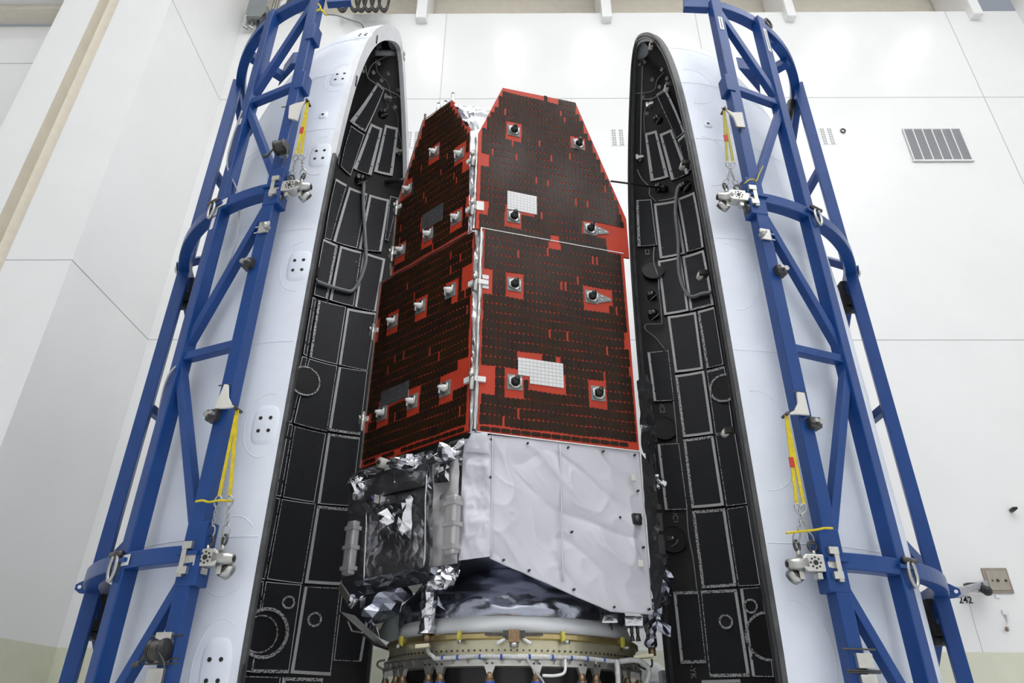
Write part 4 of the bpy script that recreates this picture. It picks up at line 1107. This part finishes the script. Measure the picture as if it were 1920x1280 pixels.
# lower body: white blanket on the front, strip on the corner, foil on the left
def blanket(px_rows, face, name, m, amp, f, seed, k=7):
    pass
Bq = lambda u, v: R_.px(u, v, -.02)
BL = [(921, 817), (1199, 846), (1224, 1152), (1145, 1147), (905, 1043)]
poly = [R_.sz(u, v, -.02) for u, v in [(921, 815), (1199, 845), (1224, 1152), (1145, 1147), (918, 1046)]]
nx, ny = 110, 100
vs = []; fs = []
aT, aB = (poly[0], poly[1]), None
for j in range(ny + 1):
    v = j / ny
    for i in range(nx + 1):
        u = i / nx
        a = poly[0][0] * (1 - u) + poly[1][0] * u; zt = poly[0][1] * (1 - u) + poly[1][1] * u
        aE = poly[4][0] * (1 - u) + poly[2][0] * u
        ud = (poly[3][0] - poly[4][0]) / (poly[2][0] - poly[4][0])
        zl = poly[4][1] + (poly[3][1] - poly[4][1]) * min(1, u / ud) if u < ud else poly[3][1] + (poly[2][1] - poly[3][1]) * (u - ud) / (1 - ud)
        s_ = a * (1 - v) + aE * v; z = zt * (1 - v) + zl * v
        p = (s_, z, 0)
        # shallow sags that hang between the stud rows plus diagonal pull creases
        rg = lambda x_, y_, f_, sd_: (1 - min(1, 1.4 * abs(fbm((x_, y_, 0), f_, sd_)))) ** 5
        h = .045 * fbm((s_, z, 0), 1.1, 41) + .046 * rg(s_ + z * .7, (z - s_ * .6) * .4, 1.5, 44) - .042 * rg((s_ - z * .8) * .35, z + s_ * .8, 1.5, 47) + .014 * rg(s_ * .6 + z, z * .3 - s_, 3.4, 52)
        e = min(u, 1 - u, v, 1 - v) * 8
        vs.append(R_.at(s_, z, -.02 + h * min(1, .25 + e)))
for j in range(ny):
    for i in range(nx):
        q = j * (nx + 1) + i; fs.append((q, q + nx + 1, q + nx + 2, q + 1))
wbk = mk('thermal_blanket', vs, fs, 'blanket', sat, True)
wbk['label'] = 'white wrinkled thermal blanket on the front'
sd = wbk.modifiers.new('thickness', 'SOLIDIFY'); sd.thickness = .012; sd.offset = -1
# studs, seams and fittings on the blanket
for u, v in ((920, 824), (989, 831), (1065, 839), (1131, 846), (1190, 853), (919, 895), (1068, 908), (1196, 920), (1162, 970), (1072, 997), (944, 1050), (992, 1069), (1076, 1105), (1151, 1138), (1217, 1142), (1206, 1026)):
    c = R_.px(u, v, 0); G().cyl(c - nR * .02, c + nR * .022, .014, 10).mk('stud', 'black', wbk)
for a, b in (((923, 820), (921, 1044)), ((1050, 833), (1056, 1090))):
    p, q = R_.px(*a, .01), R_.px(*b, .01); k = 14
    G().tube([p.lerp(q, i / k) + nR * .006 * fbm(p.lerp(q, i / k), 3, 3) for i in range(k + 1)], .011, 6).mk('blanket_seam', 'blanket', wbk, True)
c = R_.px(1194, 973, .02)
o = bev(G().box(c, eR * .12, Z * .14, nR * .05).mk('camera_port', 'black', sat), .012); G().cyl(c + nR * .02, c + nR * .06, .045, 16).mk('port_lens', 'darksteel', o, True)
for u, v in ((1188, 896), (1201, 1056)): c = R_.px(u, v, .02); bev(G().box(c, eR * .06, Z * .08, nR * .04).mk('tape_patch', 'offwhite', wbk), .006)
# corner strip of blanket
cq = [L_.px(860, 1051, -.0), R_.px(920, 1043, .0), R_.px(921, 816, .0), L_.px(869, 824, .0)]
crumple('corner_blanket', cq, 22, 60, .075, 2.6, 'blanket', sat, 31, True)
crumple('corner_blanket_flap', [L_.px(868, 845, .05), R_.px(918, 850, .05), R_.px(914, 810, .06), L_.px(884, 812, .06)], 14, 10, .04, 4.0, 'blanket', sat, 33, True)
# foil clad left face
fq = [L_.px(640, 1088, -.03), L_.px(864, 1060, -.03), L_.px(869, 824, -.03), L_.px(660, 890, -.03)]
crumple('left_foil', fq, 34, 28, .075, 2.1, 'foil2', sat, 51)
crumple('foil_pillow', [L_.px(713, 1012, .06), L_.px(771, 1012, .06), L_.px(777, 925, .06), L_.px(716, 942, .06)], 9, 9, .16, 3.0, 'foil', sat, 53)
crumple('foil_pillow', [L_.px(682, 936, .02), L_.px(800, 910, .02), L_.px(800, 850, .02), L_.px(690, 876, .02)], 20, 9, .05, 2.2, 'foil2', sat, 55)
crumple('foil_ruffle', [L_.px(670, 905, .1), L_.px(870, 850, .1), L_.px(872, 822, .06), L_.px(672, 886, .06)], 26, 5, .14, 3.2, 'foil', sat, 57)
crumple('foil_ruffle', [L_.px(812, 1062, .06), L_.px(860, 1056, .06), L_.px(862, 850, .06), L_.px(812, 870, .06)], 12, 34, .10, 2.4, 'greycloth', sat, 58, True)
crumple('foil_patch', [L_.px(814, 906, .14), L_.px(843, 903, .14), L_.px(843, 868, .14), L_.px(815, 872, .14)], 5, 5, .06, 4, 'foil', sat, 59)
for (u0, v0, u1, v1) in ((681, 1090, 688, 960), (795, 1060, 800, 880), (738, 880, 740, 905)):
    a, b = L_.px(u0, v0, .03), L_.px(u1, v1, .03); G().tube([a.lerp(b, i / 10) + nL * .02 * fbm(a.lerp(b, i / 10), 5, 2) for i in range(11)], .012, 6).mk('foil_crease', 'foil', sat, True)
def bundle(face, u, v0, v1, wd, m='greycloth', off=.12):
    a, b = face.px(u, v1, off), face.px(u, v0, off); b = V((a.x, a.y, b.z))
    o = G().box((a + b) / 2, face.e * wd, b - a, face.n * .12).mk('padded_strip', m, sat)
    o = wrinkle(bev(o, .03), .0, 1)
    for t in (.12, .5, .86): G().box(a.lerp(b, t), face.e * (wd + .02), Z * .05, face.n * .14).mk('strap_band', m, o)
    return o
bundle(L_, 845, 930, 1040, .17); bundle(L_, 652, 980, 1078, .16)
wn2 = L_.px(703, 936, .06); o = G().box(wn2, eL * .07, Z * .11, nL * .08).mk('star_sensor', 'brushed', sat); G().cyl(wn2 + nL * .03, wn2 + nL * .06, .03, 12).mk('sensor_lens', 'lens', o, True)
c = L_.px(720, 869, .1); o = G().cyl(c - nL * .1, c + nL * .08, .07, 16).mk('thruster_nozzle', 'offwhite', sat, True); G().cyl(c + nL * .08, c + nL * .1, .03, 10).mk('nozzle_core', 'darksteel', o, True)
blob('foil_wrap', L_.px(757, 868, .1), .13, 'foil', sat, 61, .1, (1.5, 1, .6)); blob('foil_wrap', L_.px(838, 855, .12), .14, 'foil', sat, 62, .1, (1, 1, .8)); blob('foil_wrap', L_.px(672, 905, .05), .12, 'foil', sat, 63, .1)
# underside: foil lip, antenna arm and its plate
ctr = V((-.09, 9.9, 0))
G().prism([V((p.x, p.y, zB)) for p in (bodyL[1], bodyL[0], bodyR[0], bodyR[1], back[0], back[1], back[2])], (0, 0, .05)).mk('underside_deck', 'foilblue', sat)
crumple('foil_lip', [L_.px(660, 1122, .05), L_.px(862, 1078, .05), L_.px(862, 1052, .02), L_.px(645, 1092, .02)], 20, 4, .10, 2.2, 'foilblue', sat, 71)
A0, A1 = L_.px(748, 1090, -.25), L_.px(690, 1158, -.1)
foil_tube('antenna_arm', A0, A1, .24, 'foilblue', sat, 73, 10, 6, .10, .17)
blob('foil_wrap', L_.px(668, 1118, .0), .10, 'foil', sat, 74, .10); blob('foil_wrap', L_.px(833, 1086, .1), .12, 'foil', sat, 75, .1)
a, b = L_.px(637, 1146, .0), L_.px(704, 1206, .0)
d = (b - a).normalized(); q = [a, b, b + nL * .02 - V((0, 0, .02)) + V((.12, .35, 0)), a + V((.12, .35, 0))]
o = G().prism(q, d.cross(nL).normalized() * .03).mk('antenna_plate', 'darksteel', sat)
beam('plate_strut', L_.px(652, 1165, .05), L_.px(660, 1183, .1), .02, .02, 'brushed', sat); beam('plate_strut', L_.px(660, 1183, .1), L_.px(680, 1186, .1), .02, .02, 'brushed', sat)
beam('plate_strut', L_.px(637, 1098, .05), L_.px(662, 1136, .05), .09, .03, 'brushed', sat)
q = [L_.px(u, v, -.3) for u, v in ((705, 1160), (742, 1120), (742, 1200), (728, 1203), (712, 1196))]
G().prism(q, -nL * .05).mk('side_bracket', 'jbox', sat)
crumple('foil_patch', [L_.px(691, 1178, -.05), L_.px(712, 1196, -.05), L_.px(704, 1170, -.05), L_.px(697, 1165, -.05)], 5, 5, .02, 6, 'foil', sat, 77)
# foil skirt below the body
sk = lathe('foil_skirt', [(1.02 + .48 * math.sin(math.pi / 2 * i / 16), 3.40 - .70 * i / 16) for i in range(17)], ctr, 'foilblue', sat, 220, True)
for v in sk.data.vertices:
    p = v.co; d = V((p.x - ctr.x, p.y - ctr.y, 0)).normalized(); a = math.atan2(d.y, d.x)
    v.co = p + d * (.06 * fbm((a * 1.5, p.z * 3.5, 0), 1.6, 81) + .045 * (1 - 2 * abs(fbm((a * 2, p.z * 5, 0), 2.0, 83)))) * (1 if p.z > 2.72 else .15)
# foil tubes hanging to the adapter, thruster clusters at the right
def at_c(u, v, r): # on a vertical cylinder round the satellite axis, near side
    d = ray(u, v); A = d.x ** 2 + d.y ** 2; B = -(d.x * ctr.x + d.y * ctr.y); C_ = ctr.x ** 2 + ctr.y ** 2 - r * r
    return CAM + d * ((-B - math.sqrt(max(0, B * B - A * C_))) / A)
a, b = at_c(803, 1080, 1.66), at_c(800, 1188, 1.66); a = V((b.x, b.y, a.z))
foil_tube('foil_strut', a, b, .095, 'foil', sat, 91, 12, 16, .03, .085)
o = G().cyl(b, b - Z * .08, .045, 12).mk('strut_connector', 'bronze', sat, True)
crumple('foil_flap', [b + V((.1, .05, .32)), b + V((.28, .1, .2)), b + V((.2, .1, .24)), b + V((.1, .05, .42))], 4, 4, .02, 6, 'foilblue', sat, 92)
b = hitY(1222, 1214, 9.2); a = V((b.x, b.y, hitY(1213, 1150, 9.2).z))
foil_tube('foil_strut', a, b, .10, 'foilblue', sat, 93, 12, 12, .035, .06)
G().cyl(b, b - Z * .09, .045, 12).mk('strut_connector', 'bronze', sat, True)
crumple('foil_flap', [b + V((.06, 0, .2)), b + V((.24, 0, .12)), b + V((.26, 0, .24)), b + V((.06, 0, .36))], 4, 4, .03, 6, 'foilblue', sat, 94)
for u, v in ((1138, 1160), (1188, 1166)):
    c = hitY(u, v, 8.95)
    o = bev(wrinkle(G().box(c, (.24, 0, 0), (0, .2, 0), (0, 0, .12)).mk('thruster_cluster', 'foil', sat), .02, 5), .02)
    for dx in (-.03, .04):
        G().cyl(c + V((dx, 0, -.05)), c + V((dx, 0, -.13)), .022, 10).cyl(c + V((dx, 0, -.13)), c + V((dx, 0, -.21)), .014, 12, .032).mk('thruster_bell', 'darksteel', o, True)
# foil and instruments along the right edge
e0 = bodyR[1] + V((.03, .1, 0))
crumple('edge_foil', [R_.px(1226, 1150, -.2), R_.px(1252, 1100, -.6), R_.px(1226, 880, -.5), R_.px(1200, 850, -.1)], 8, 26, .07, 3, 'foil2', sat, 101)
crumple('edge_foil', [R_.px(1203, 850, -.12), R_.px(1228, 850, -.5), R_.px(1214, 700, -.5), R_.px(1193, 715, -.12)], 7, 18, .12, 3, 'foil', sat, 103)
a = R_.px(1237, 1058, -.5); b = R_.px(1228, 945, -.5); b = V((a.x, a.y, b.z))
o = G().box((a + b) / 2, eR * .17, b - a, nR * .12).mk('padded_strip', 'foil2', sat); bev(o, .03)
for t in (.12, .5, .86): G().box(a.lerp(b, t), eR * .19, Z * .05, nR * .14).mk('strap_band', 'foil', o)
blob('foil_wrap', R_.px(1237, 905, -.7), .1, 'foil', sat, 105, .1, (1, 1, .8)); blob('foil_wrap', R_.px(1240, 1090, -.6), .14, 'foilblue', sat, 106, .12, (1, 1, 1.3)); blob('foil_wrap', R_.px(1232, 1142, -.6), .09, 'foilblue', sat, 107, .09)
a = R_.px(1226, 840, -.75); b = R_.px(1212, 712, -.75); bb = V((a.x, a.y, b.z)); G().cyl(a, bb, .03, 10).mk('heat_pipe', 'copper', sat, True)
G().cyl(a, V((a.x, a.y, R_.px(1232, 900, -.75).z)), .024, 10).mk('heat_pipe', 'darksteel', sat, True)
beam('boom', R_.px(1228, 1138, -.3), R_.px(1252, 1126, -.8), .06, .06, 'foilblue', sat)
for u, v in ((835, 197), (822, 201), (849, 182)):
    c = L_.px(u, v, -.15); o = foil_tube('mast_fitting', c - Z * .25, c + Z * .05, .035, 'foil', sat, 5, 8, 4, .01); G().ball(c + Z * .08, .03, 8, 5).mk('fitting_tip', 'black', o)
c = L_.px(797, 218, -.1); G().cyl(c - Z * .1, c + Z * .05, .02, 8).mk('mast_fitting', 'darksteel', sat)

# ================================================================== PAYLOAD ADAPTER
pa = thing('payload_adapter', 'gold and white payload adapter ring on struts beneath the satellite', 'adapter', (-.09, 9.9, 0))
lathe('white_ring', [(1.42, 2.70), (1.50, 2.705), (1.575, 2.515), (1.49, 2.51)], ctr, 'ringwhite', pa, 120)
lathe('clamp_band', [(1.55, 2.515), (1.61, 2.515), (1.625, 2.50), (1.625, 2.455), (1.60, 2.44), (1.52, 2.44)], ctr, 'gold', pa, 120, False)
lathe('adapter_ring', [(1.52, 2.45), (1.585, 2.44), (1.585, 2.32), (1.60, 2.315), (1.60, 2.29), (1.50, 2.29)], ctr, 'palegold', pa, 120, False)
lathe('lower_flange', [(1.52, 2.29), (1.64, 2.29), (1.645, 2.275), (1.60, 2.265), (1.605, 2.20), (1.65, 2.195), (1.65, 2.175), (1.30, 2.175)], ctr, 'brushed', pa, 120, False)
def pc(ang, r, z): return ctr + V((r * math.sin(ang), -r * math.cos(ang), z))
for i in range(-34, 35):
    t = i * .043; n = V((math.sin(t), -math.cos(t), 0)); c = pc(t, 1.585, 2.335); G().cyl(c, c + n * .014, .011, 6).mk('ring_bolt', 'darksteel', pa)
for i in range(-13, 14):
    t = i * .115; n = V((math.sin(t), -math.cos(t), 0)); tg = V((math.cos(t), math.sin(t), 0)); c = pc(t, 1.605, 2.232)
    G().prism([c + tg * .045 + Z * .03, c - tg * .045 + Z * .03, c - tg * .09 - Z * .035, c + tg * .09 - Z * .035], n * .03).mk('rib', 'brushed', pa)
for t in (-.36, .36, -.93, .93):
    n = V((math.sin(t), -math.cos(t), 0)); tg = V((math.cos(t), math.sin(t), 0)); c = pc(t, 1.64, 2.48)
    o = G().box(c, tg * .04, n * .04, Z * .11).mk('band_catcher', 'yellowpaint', pa); G().cyl(c - Z * .06, c - Z * .06 + n * .07 + tg * .04, .022, 8).mk('catcher_spring', 'steel', o, True)
c = pc(.02, 1.66, 2.47)
o = G().box(c, (.12, 0, 0), (0, .08, 0), (0, 0, .13)).mk('band_tensioner', 'bronze', pa)
for s_ in (-1, 1):
    G().box(c + V((s_ * .09, -.02, .02)), (.06, 0, 0), (0, .05, 0), (0, 0, .07)).mk('tensioner_block', 'darksteel', o)
    G().box(c + V((s_ * .22, .0, .02)), (.2, 0, 0), (0, .012, 0), (0, 0, .03)).mk('tension_bar', 'darksteel', o)
    G().cyl(c + V((s_ * .1, -.02, -.03)), c + V((s_ * .19, -.04, -.08)), .018, 8).mk('release_pin', 'white', o, True)
G().cyl(c + V((0, -.02, -.07)), c + V((0, -.02, -.11)), .05, 12).mk('tensioner_nut', 'steel', o, True)
for s_, zz in ((-.62, 2.4), ):
    pass
# brackets reaching to the foil struts
for u0, v0, u1, v1, Yq in ((1186, 1232, 1224, 1229, 9.2), (779, 1213, 806, 1210, 8.45)):
    p, q = hitY(u0, v0, Yq), hitY(u1, v1, Yq); bev(G().box((p + q) / 2, q - p, (0, .14, 0), (0, 0, .04)).mk('umbilical_bracket', 'palegold', pa), .006)
# white harness round the flange
pts = [at_c(801, 1210, 1.68), at_c(803, 1222, 1.69), at_c(812, 1230, 1.7)] + [pc(t / 100, 1.69, 2.262 + .006 * math.sin(t)) for t in range(-52, 90, 7)]
tube_obj('harness', pts, .023, 'harness', pa)
for t in (-.46, -.35, -.2, -.06, .12, .27, .4, .52, .66): c = pc(t, 1.69, 2.262); tg = V((math.cos(t), math.sin(t), 0)); G().cyl(c - tg * .012, c + tg * .012, .027, 10).mk('blue_tie', 'bluetape', pa, True)
tube_obj('harness', [pc(.82, 1.7, 2.26), pc(.95, 1.8, 2.28), pc(1.05, 1.85, 2.2), pc(1.05, 1.8, 2.05), pc(.95, 1.75, 2.0)], .03, 'harness', pa)
tube_obj('harness', [pc(.78, 1.7, 2.26), pc(.76, 1.74, 2.15), pc(.76, 1.72, 1.7)], .03, 'harness', pa)
tube_obj('harness', [hitY(1222, 1235, 9.2), hitY(1222, 1248, 9.2), hitY(1210, 1254, 9.2), hitY(1196, 1246, 9.2)], .012, 'black', pa)
tube_obj('harness', [pc(.1, 1.69, 2.27), pc(.12, 1.75, 2.18), pc(.2, 1.78, 2.0), pc(.24, 1.75, 1.8)], .011, 'wire', pa)
tube_obj('harness', [pc(.36, 1.68, 2.27), pc(.34, 1.74, 2.12), pc(.28, 1.74, 2.08), pc(.2, 1.7, 2.08)], .016, 'white', pa)
tube_obj('harness', [hitY(720, 1255, 9.0), hitY(708, 1248, 9.0), hitY(710, 1240, 9.0), hitY(722, 1237, 9.0)], .012, 'darksteel', pa)
# struts on clevis brackets, standing on a dark floor ring
for t in (-1.25, -.98, -.88, -.60, -.50, -.14, .17, .50, .62, .86, .98, 1.25):
    n = V((math.sin(t), -math.cos(t), 0)); tg = V((math.cos(t), math.sin(t), 0)); c = pc(t, 1.6, 2.175)
    o = G().prism([c + tg * .06, c - tg * .06, c - tg * .025 - Z * .09, c + tg * .025 - Z * .09], n * .05).mk('strut_clevis', 'brushed', pa)
    d = pc(t * 1.02, 1.62, 0.0)
    G().cyl(c + n * .025 - Z * .06, c + n * .025 - Z * .14, .032, 12, .05).mk('strut_end', 'bronze', o, True)
    s_ = G().cyl(c + n * .025 - Z * .13, d, .055, 14).mk('strut', 'bronze', pa, True)
    G().cyl(c + n * .025 - Z * .15, c + n * .025 - Z * .19, .058, 14).mk('blue_band', 'bluetape', s_, True)
    for k in (-.03, .03): G().cyl(c + tg * k + n * .05 + Z * .025, c + tg * k + n * .065 + Z * .025, .012, 6).mk('clevis_bolt', 'darksteel', o)
lathe('inner_shroud', [(1.42, 2.18), (1.40, 1.9), (1.36, 0.02)], ctr, 'black', pa, 64, True)
lathe('dark_dome', [(.0, 2.17), (.45, 2.13), (.8, 2.0), (1.0, 1.7), (1.05, .02)], ctr + V((-.05, -.4, 0)), 'black', pa, 48, True)

# ================================================================== ON THE WALLS
def wy(u, v): return hitY(u, v, D)
# louvred air grille
c0, c1 = wy(1691, 243), wy(1797, 304)
x0, x1, z1, z0 = wy(1691, 243).x, wy(1797, 243).x, wy(1691, 243).z, wy(1716, 303).z
t = thing('air_grille', 'grey louvred air grille high on the back wall', 'grille', ((x0 + x1) / 2, D, z0))
bev(G().box(((x0 + x1) / 2, D - .02, (z0 + z1) / 2), (x1 - x0, 0, 0), (0, .04, 0), (0, 0, z1 - z0)).mk('grille_back', 'grille', t), .01)
n = 6
for i in range(n + 1):
    x = x0 + (x1 - x0) * i / n; G().box((x, D - .05, (z0 + z1) / 2), (.03, 0, 0), (0, .03, 0), (0, 0, z1 - z0)).mk('mullion', 'white', t)
for z in (z0, ): G().box(((x0 + x1) / 2, D - .05, z), (x1 - x0 + .1, 0, 0), (0, .04, 0), (0, 0, .05)).mk('frame_bar', 'white', t)
for j in range(1, 26):
    z = z0 + (z1 - z0) * j / 26; g = G().box(((x0 + x1) / 2, D - .045, z), (x1 - x0, 0, 0), (0, .012, .02), (0, -.006, .012)); g.mk('louvre', 'grille', t)
# slotted wall vents
def vent(label, u, v):
    c = wy(u, v); t = thing('slotted_vent', label, 'vent', tuple(c), 'slotted vents in the back wall')
    pw, ph = .34, .62
    G().box((c.x, D - .006, c.z), (pw + .1, 0, 0), (0, .012, 0), (0, 0, ph * 1.15)).mk('vent_plate', 'wall', t)
    for k in (-.15, -.08, .08, .15):
        for j in range(9):
            G().box((c.x + k, D - .014, c.z - ph / 2 + ph * j / 8), (.055, 0, 0), (0, .006, 0), (0, 0, .034)).mk('slot', 'jbox', t)
vent('slotted vent in the back wall right behind the satellite shoulder', 1158, 258)
vent('slotted vent in the back wall beside the right blue frame', 1551, 256)
vent('slotted vent half hidden between left fairing rim and satellite', 774, 262)
c = wy(1580, 246); t = thing('wall_port', 'small dark ring port beside the right slotted vent', 'port', tuple(c))
G().tube([c + V((.07 * math.cos(a), -.03, .07 * math.sin(a))) for a in [2 * math.pi * i / 18 for i in range(18)]], .022, 6, True).mk('port_rim', 'darksteel', t, True)
G().cyl(c, c - V((0, .02, 0)), .06, 16).mk('port_face', 'brushed', t)
# nozzle sensor at the right edge
c = wy(1896, 957); t = thing('wall_sensor', 'small dark sensor nozzle on the wall near the right edge', 'sensor', tuple(c))
G().cyl(c, c + V((-.03, -.16, 0)), .05, 12).mk('sensor_body', 'darksteel', t, True); G().cyl(c + V((-.03, -.16, 0)), c + V((-.05, -.26, -.01)), .032, 12).mk('sensor_tip', 'black', t, True)
# bronze wall plate, camera on its arm, number
q = [wy(*p) for p in ((1838, 1065), (1885, 1065), (1899, 1113), (1855, 1112))]
xa, xb, za, zb = q[0].x, q[1].x, q[3].z, q[0].z
t = thing('wall_plate', 'square metal cover plate on the wall beside number 242', 'plate', ((xa + xb) / 2, D, za))
bev(G().box(((xa + xb) / 2, D - .02, (za + zb) / 2), (xb - xa, 0, 0), (0, .04, 0), (0, 0, zb - za)).mk('cover_plate', mat('plate_bronze', (.36, .31, .26), .4, .5, var=.15, vscale=5), t), .008)
bev(G().box(((xa + xb) / 2, D - .045, (za + zb) / 2), ((xb - xa) * .8, 0, 0), (0, .02, 0), (0, 0, (zb - za) * .78)).mk('inner_plate', mat('plate_tan', (.42, .38, .32), .4, .4, var=.1, vscale=5), t), .006)
for u, v, r in ((1868, 1089, .035), (1858, 1089, .02), (1883, 1089, .03)):
    c = wy(u, v); G().cyl(V((c.x, D - .055, c.z)), V((c.x, D - .065, c.z)), r, 12).mk('plate_fixing', 'darksteel', t)
t = thing('security_camera', 'grey wall camera arm with black camera head below the metal plate', 'camera', tuple(wy(1850, 1095)))
a, b = wy(1848, 1094), hitY(1800, 1108, D - 1.0)
bev(G().box((a + b) / 2, b - a, (a - b).cross(V((0, 0, 1))).normalized() * .12, (0, 0, .13)).mk('mount_arm', 'cable', t), .01)
bev(G().box(b + V((-.02, 0, -.02)), (.2, 0, 0), (0, .2, 0), (0, 0, .18)).mk('arm_end', 'cable', t), .02)
c = hitY(1843, 1108, D - .35); G().cyl(c + V((.05, .1, .08)), c + V((0, -.15, -.02)), .09, 16).ball(c + V((0, -.15, -.02)), .1, 14, 8).mk('camera_head', 'black', t, True)
G().box(c + V((-.1, .1, .12)), (.34, 0, 0), (0, .16, 0), (0, 0, .12)).mk('camera_bracket', 'darksteel', t)
tube_obj('camera_cable', [hitY(1812, 1108, D - .8), hitY(1840, 1110, D - .4), wy(1862, 1108), wy(1872, 1117)], .012, 'palegold', t)
c = wy(1810, 1125)
o = text('wall_number', '242', .2, (c.x, D - .004, c.z), (1, 0, 0), (0, -1, 0), 'black', None, .003, .003); tag(o, 'black number 242 painted on the wall below the camera arm', 'number')
t = thing('wall_socket', 'small white socket with curved white hose on the wall, low right', 'socket', tuple(wy(1883, 1148)))
c = wy(1883, 1148); bev(G().box(c - V((0, .03, 0)), (.13, 0, 0), (0, .06, 0), (0, 0, .1)).mk('socket_box', 'white', t), .01)
tube_obj('hose', [c + V((0, -.05, -.04)), wy(1888, 1163) - V((0, .05, 0)), wy(1887, 1172) - V((0, .06, 0)), wy(1884, 1176) - V((0, .07, 0))], .024, 'white', t)
c = wy(1883, 1178) - V((0, .08, 0)); G().cyl(c, c + V((-.02, -.02, -.05)), .035, 12).mk('hose_plug', 'bronze', t, True)
c = wy(1869, 1118); o = bev(G().box(c - V((0, .02, 0)), (.09, 0, 0), (0, .04, 0), (0, 0, .07)).mk('wall_socket', 'white'), .008); tag(o, 'tiny white socket just below the metal wall plate', 'socket')
t = tube_obj('wall_cable', [wy(1812, 1110), wy(1826, 1165), wy(1842, 1219), wy(1860, 1290)], .006, 'seam'); tag(t, 'thin grey cable running down the wall below number 242', 'cable')
# junction box and hanging cables, top left
c = hitY(481, 28, D - .1)
t = thing('junction_box', 'grey electrical junction box high in the left corner', 'box', tuple(c))
xa, xb = hitY(463, 25, D - .3).x, hitY(499, 25, D - .3).x; za, zb = hitY(463, 33, D - .3).z, hitY(463, 11, D - .3).z
bev(G().box(((xa + xb) / 2, D - .15, (za + zb) / 2), (xb - xa, 0, 0), (0, .3, 0), (0, 0, zb - za)).mk('box_body', 'jbox', t), .02)
G().box(((xa + xb) / 2, D - .31, (za + zb) / 2), (xb - xa - .06, 0, 0), (0, .03, 0), (0, 0, zb - za - .06)).mk('box_lid', 'jbox', t)
for u in (467, 477):
    p = hitY(u, 35, D - .15); G().cyl(p, p - Z * .5 - V((.06, 0, 0)), .03, 8).cyl(p - Z * .5 - V((.1, .08, 0)), p - Z * .5 + V((.04, .04, 0)), .05, 8).mk('hanging_plug', 'steel', t)
for u, ub in ((484, 482), (488, 487)): tube_obj('feed_cable', [hitY(u, 34, D - .15), hitY(u - .5, 48, D - .15), hitY(ub, 60, D - .1), hitY(ub - 4, 78, D - .05)], .05, 'black', t)
t = tube_obj('wall_cable', [hitY(496, 76, D - .1), hitY(488, 120, D - .1), hitY(470, 190, D - .1)], .012, 'darksteel'); tag(t, 'thin dark cable hanging down the back wall behind the left blue frame', 'cable')
for k, (u, ub) in enumerate(((515, 508), (519, 514), (524, 518))):
    t = tube_obj('hoist_wire', [hitY(u + 3, -12, D - .4), hitY(ub - 2, 27, D - .4)], .012, 'darksteel'); tag(t, ('left', 'middle', 'right')[k] + ' of three thin hoist wires above the left blue hoop beside the junction box', 'wire', 'hoist wires')
names = ('first', 'second', 'third', 'fourth', 'fifth', 'sixth')
for k, (u, wd) in enumerate(((642, 11), (665, 9), (677, 9), (691, 9), (704, 8), (720, 9))):
    t = thing('cable_loop', names[k] + ' loop from the left in the dark cable festoon hanging at the top', 'cable', tuple(hitY(u, 10, D - .5)), 'festoon cable loops')
    for j in range(3):
        pts = [hitY(u - wd - j * .6, -25, D - .5 + j * .06), hitY(u - wd - j * .4, 2, D - .5), hitY(u - wd * .6, 17 - j * 1.5, D - .5), hitY(u, 22 - j * 2, D - .5 + j * .05), hitY(u + wd * .6, 17 - j * 1.5, D - .5), hitY(u + wd + j * .5, 0, D - .5), hitY(u + wd + 4, -25, D - .5)]
        tube_obj('cable_strand', pts, .045, 'black' if j != 1 else 'darksteel', t, 6, 4)
# dark tubes beside the hoop
t = tube_obj('conduit', [hitY(548, -10, D - .4), hitY(538, 12, D - .4)], .07, 'darksteel'); tag(t, 'short dark conduit dropping behind the top of the left blue hoop', 'conduit')
# things standing low behind the adapter on the right
p = hitY(1247, 1268, 13.0)
t = thing('equipment_cabinet', 'grey cabinet post glimpsed at the bottom behind the adapter', 'cabinet', (p.x, 13.0, 0))
top = hitY(1247, 1257, 13.0).z
bev(G().box((p.x, 13.0, top / 2), (.17, 0, 0), (0, .3, 0), (0, 0, top)).mk('cabinet_body', 'grille', t), .01)
G().box((p.x, 12.84, top - .1), (.12, 0, 0), (0, .02, 0), (0, 0, .1)).mk('cabinet_panel', 'jbox', t)
p = hitY(1214, 1262, 13.6); top = hitY(1214, 1240, 13.6).z
t = thing('white_tank', 'rounded white tank glimpsed at the bottom right behind the adapter', 'tank', (p.x, 13.6, 0))
lathe('tank_body', [(0, top), (.2, top - .02), (.3, top - .1), (.32, top - .25), (.32, .02)], V((p.x, 13.6, 0)), 'white', t, 32)
lathe('tank_band', [(.325, top - .3), (.335, top - .3), (.335, top - .36), (.325, top - .36)], V((p.x, 13.6, 0)), 'ringwhite', t, 32)
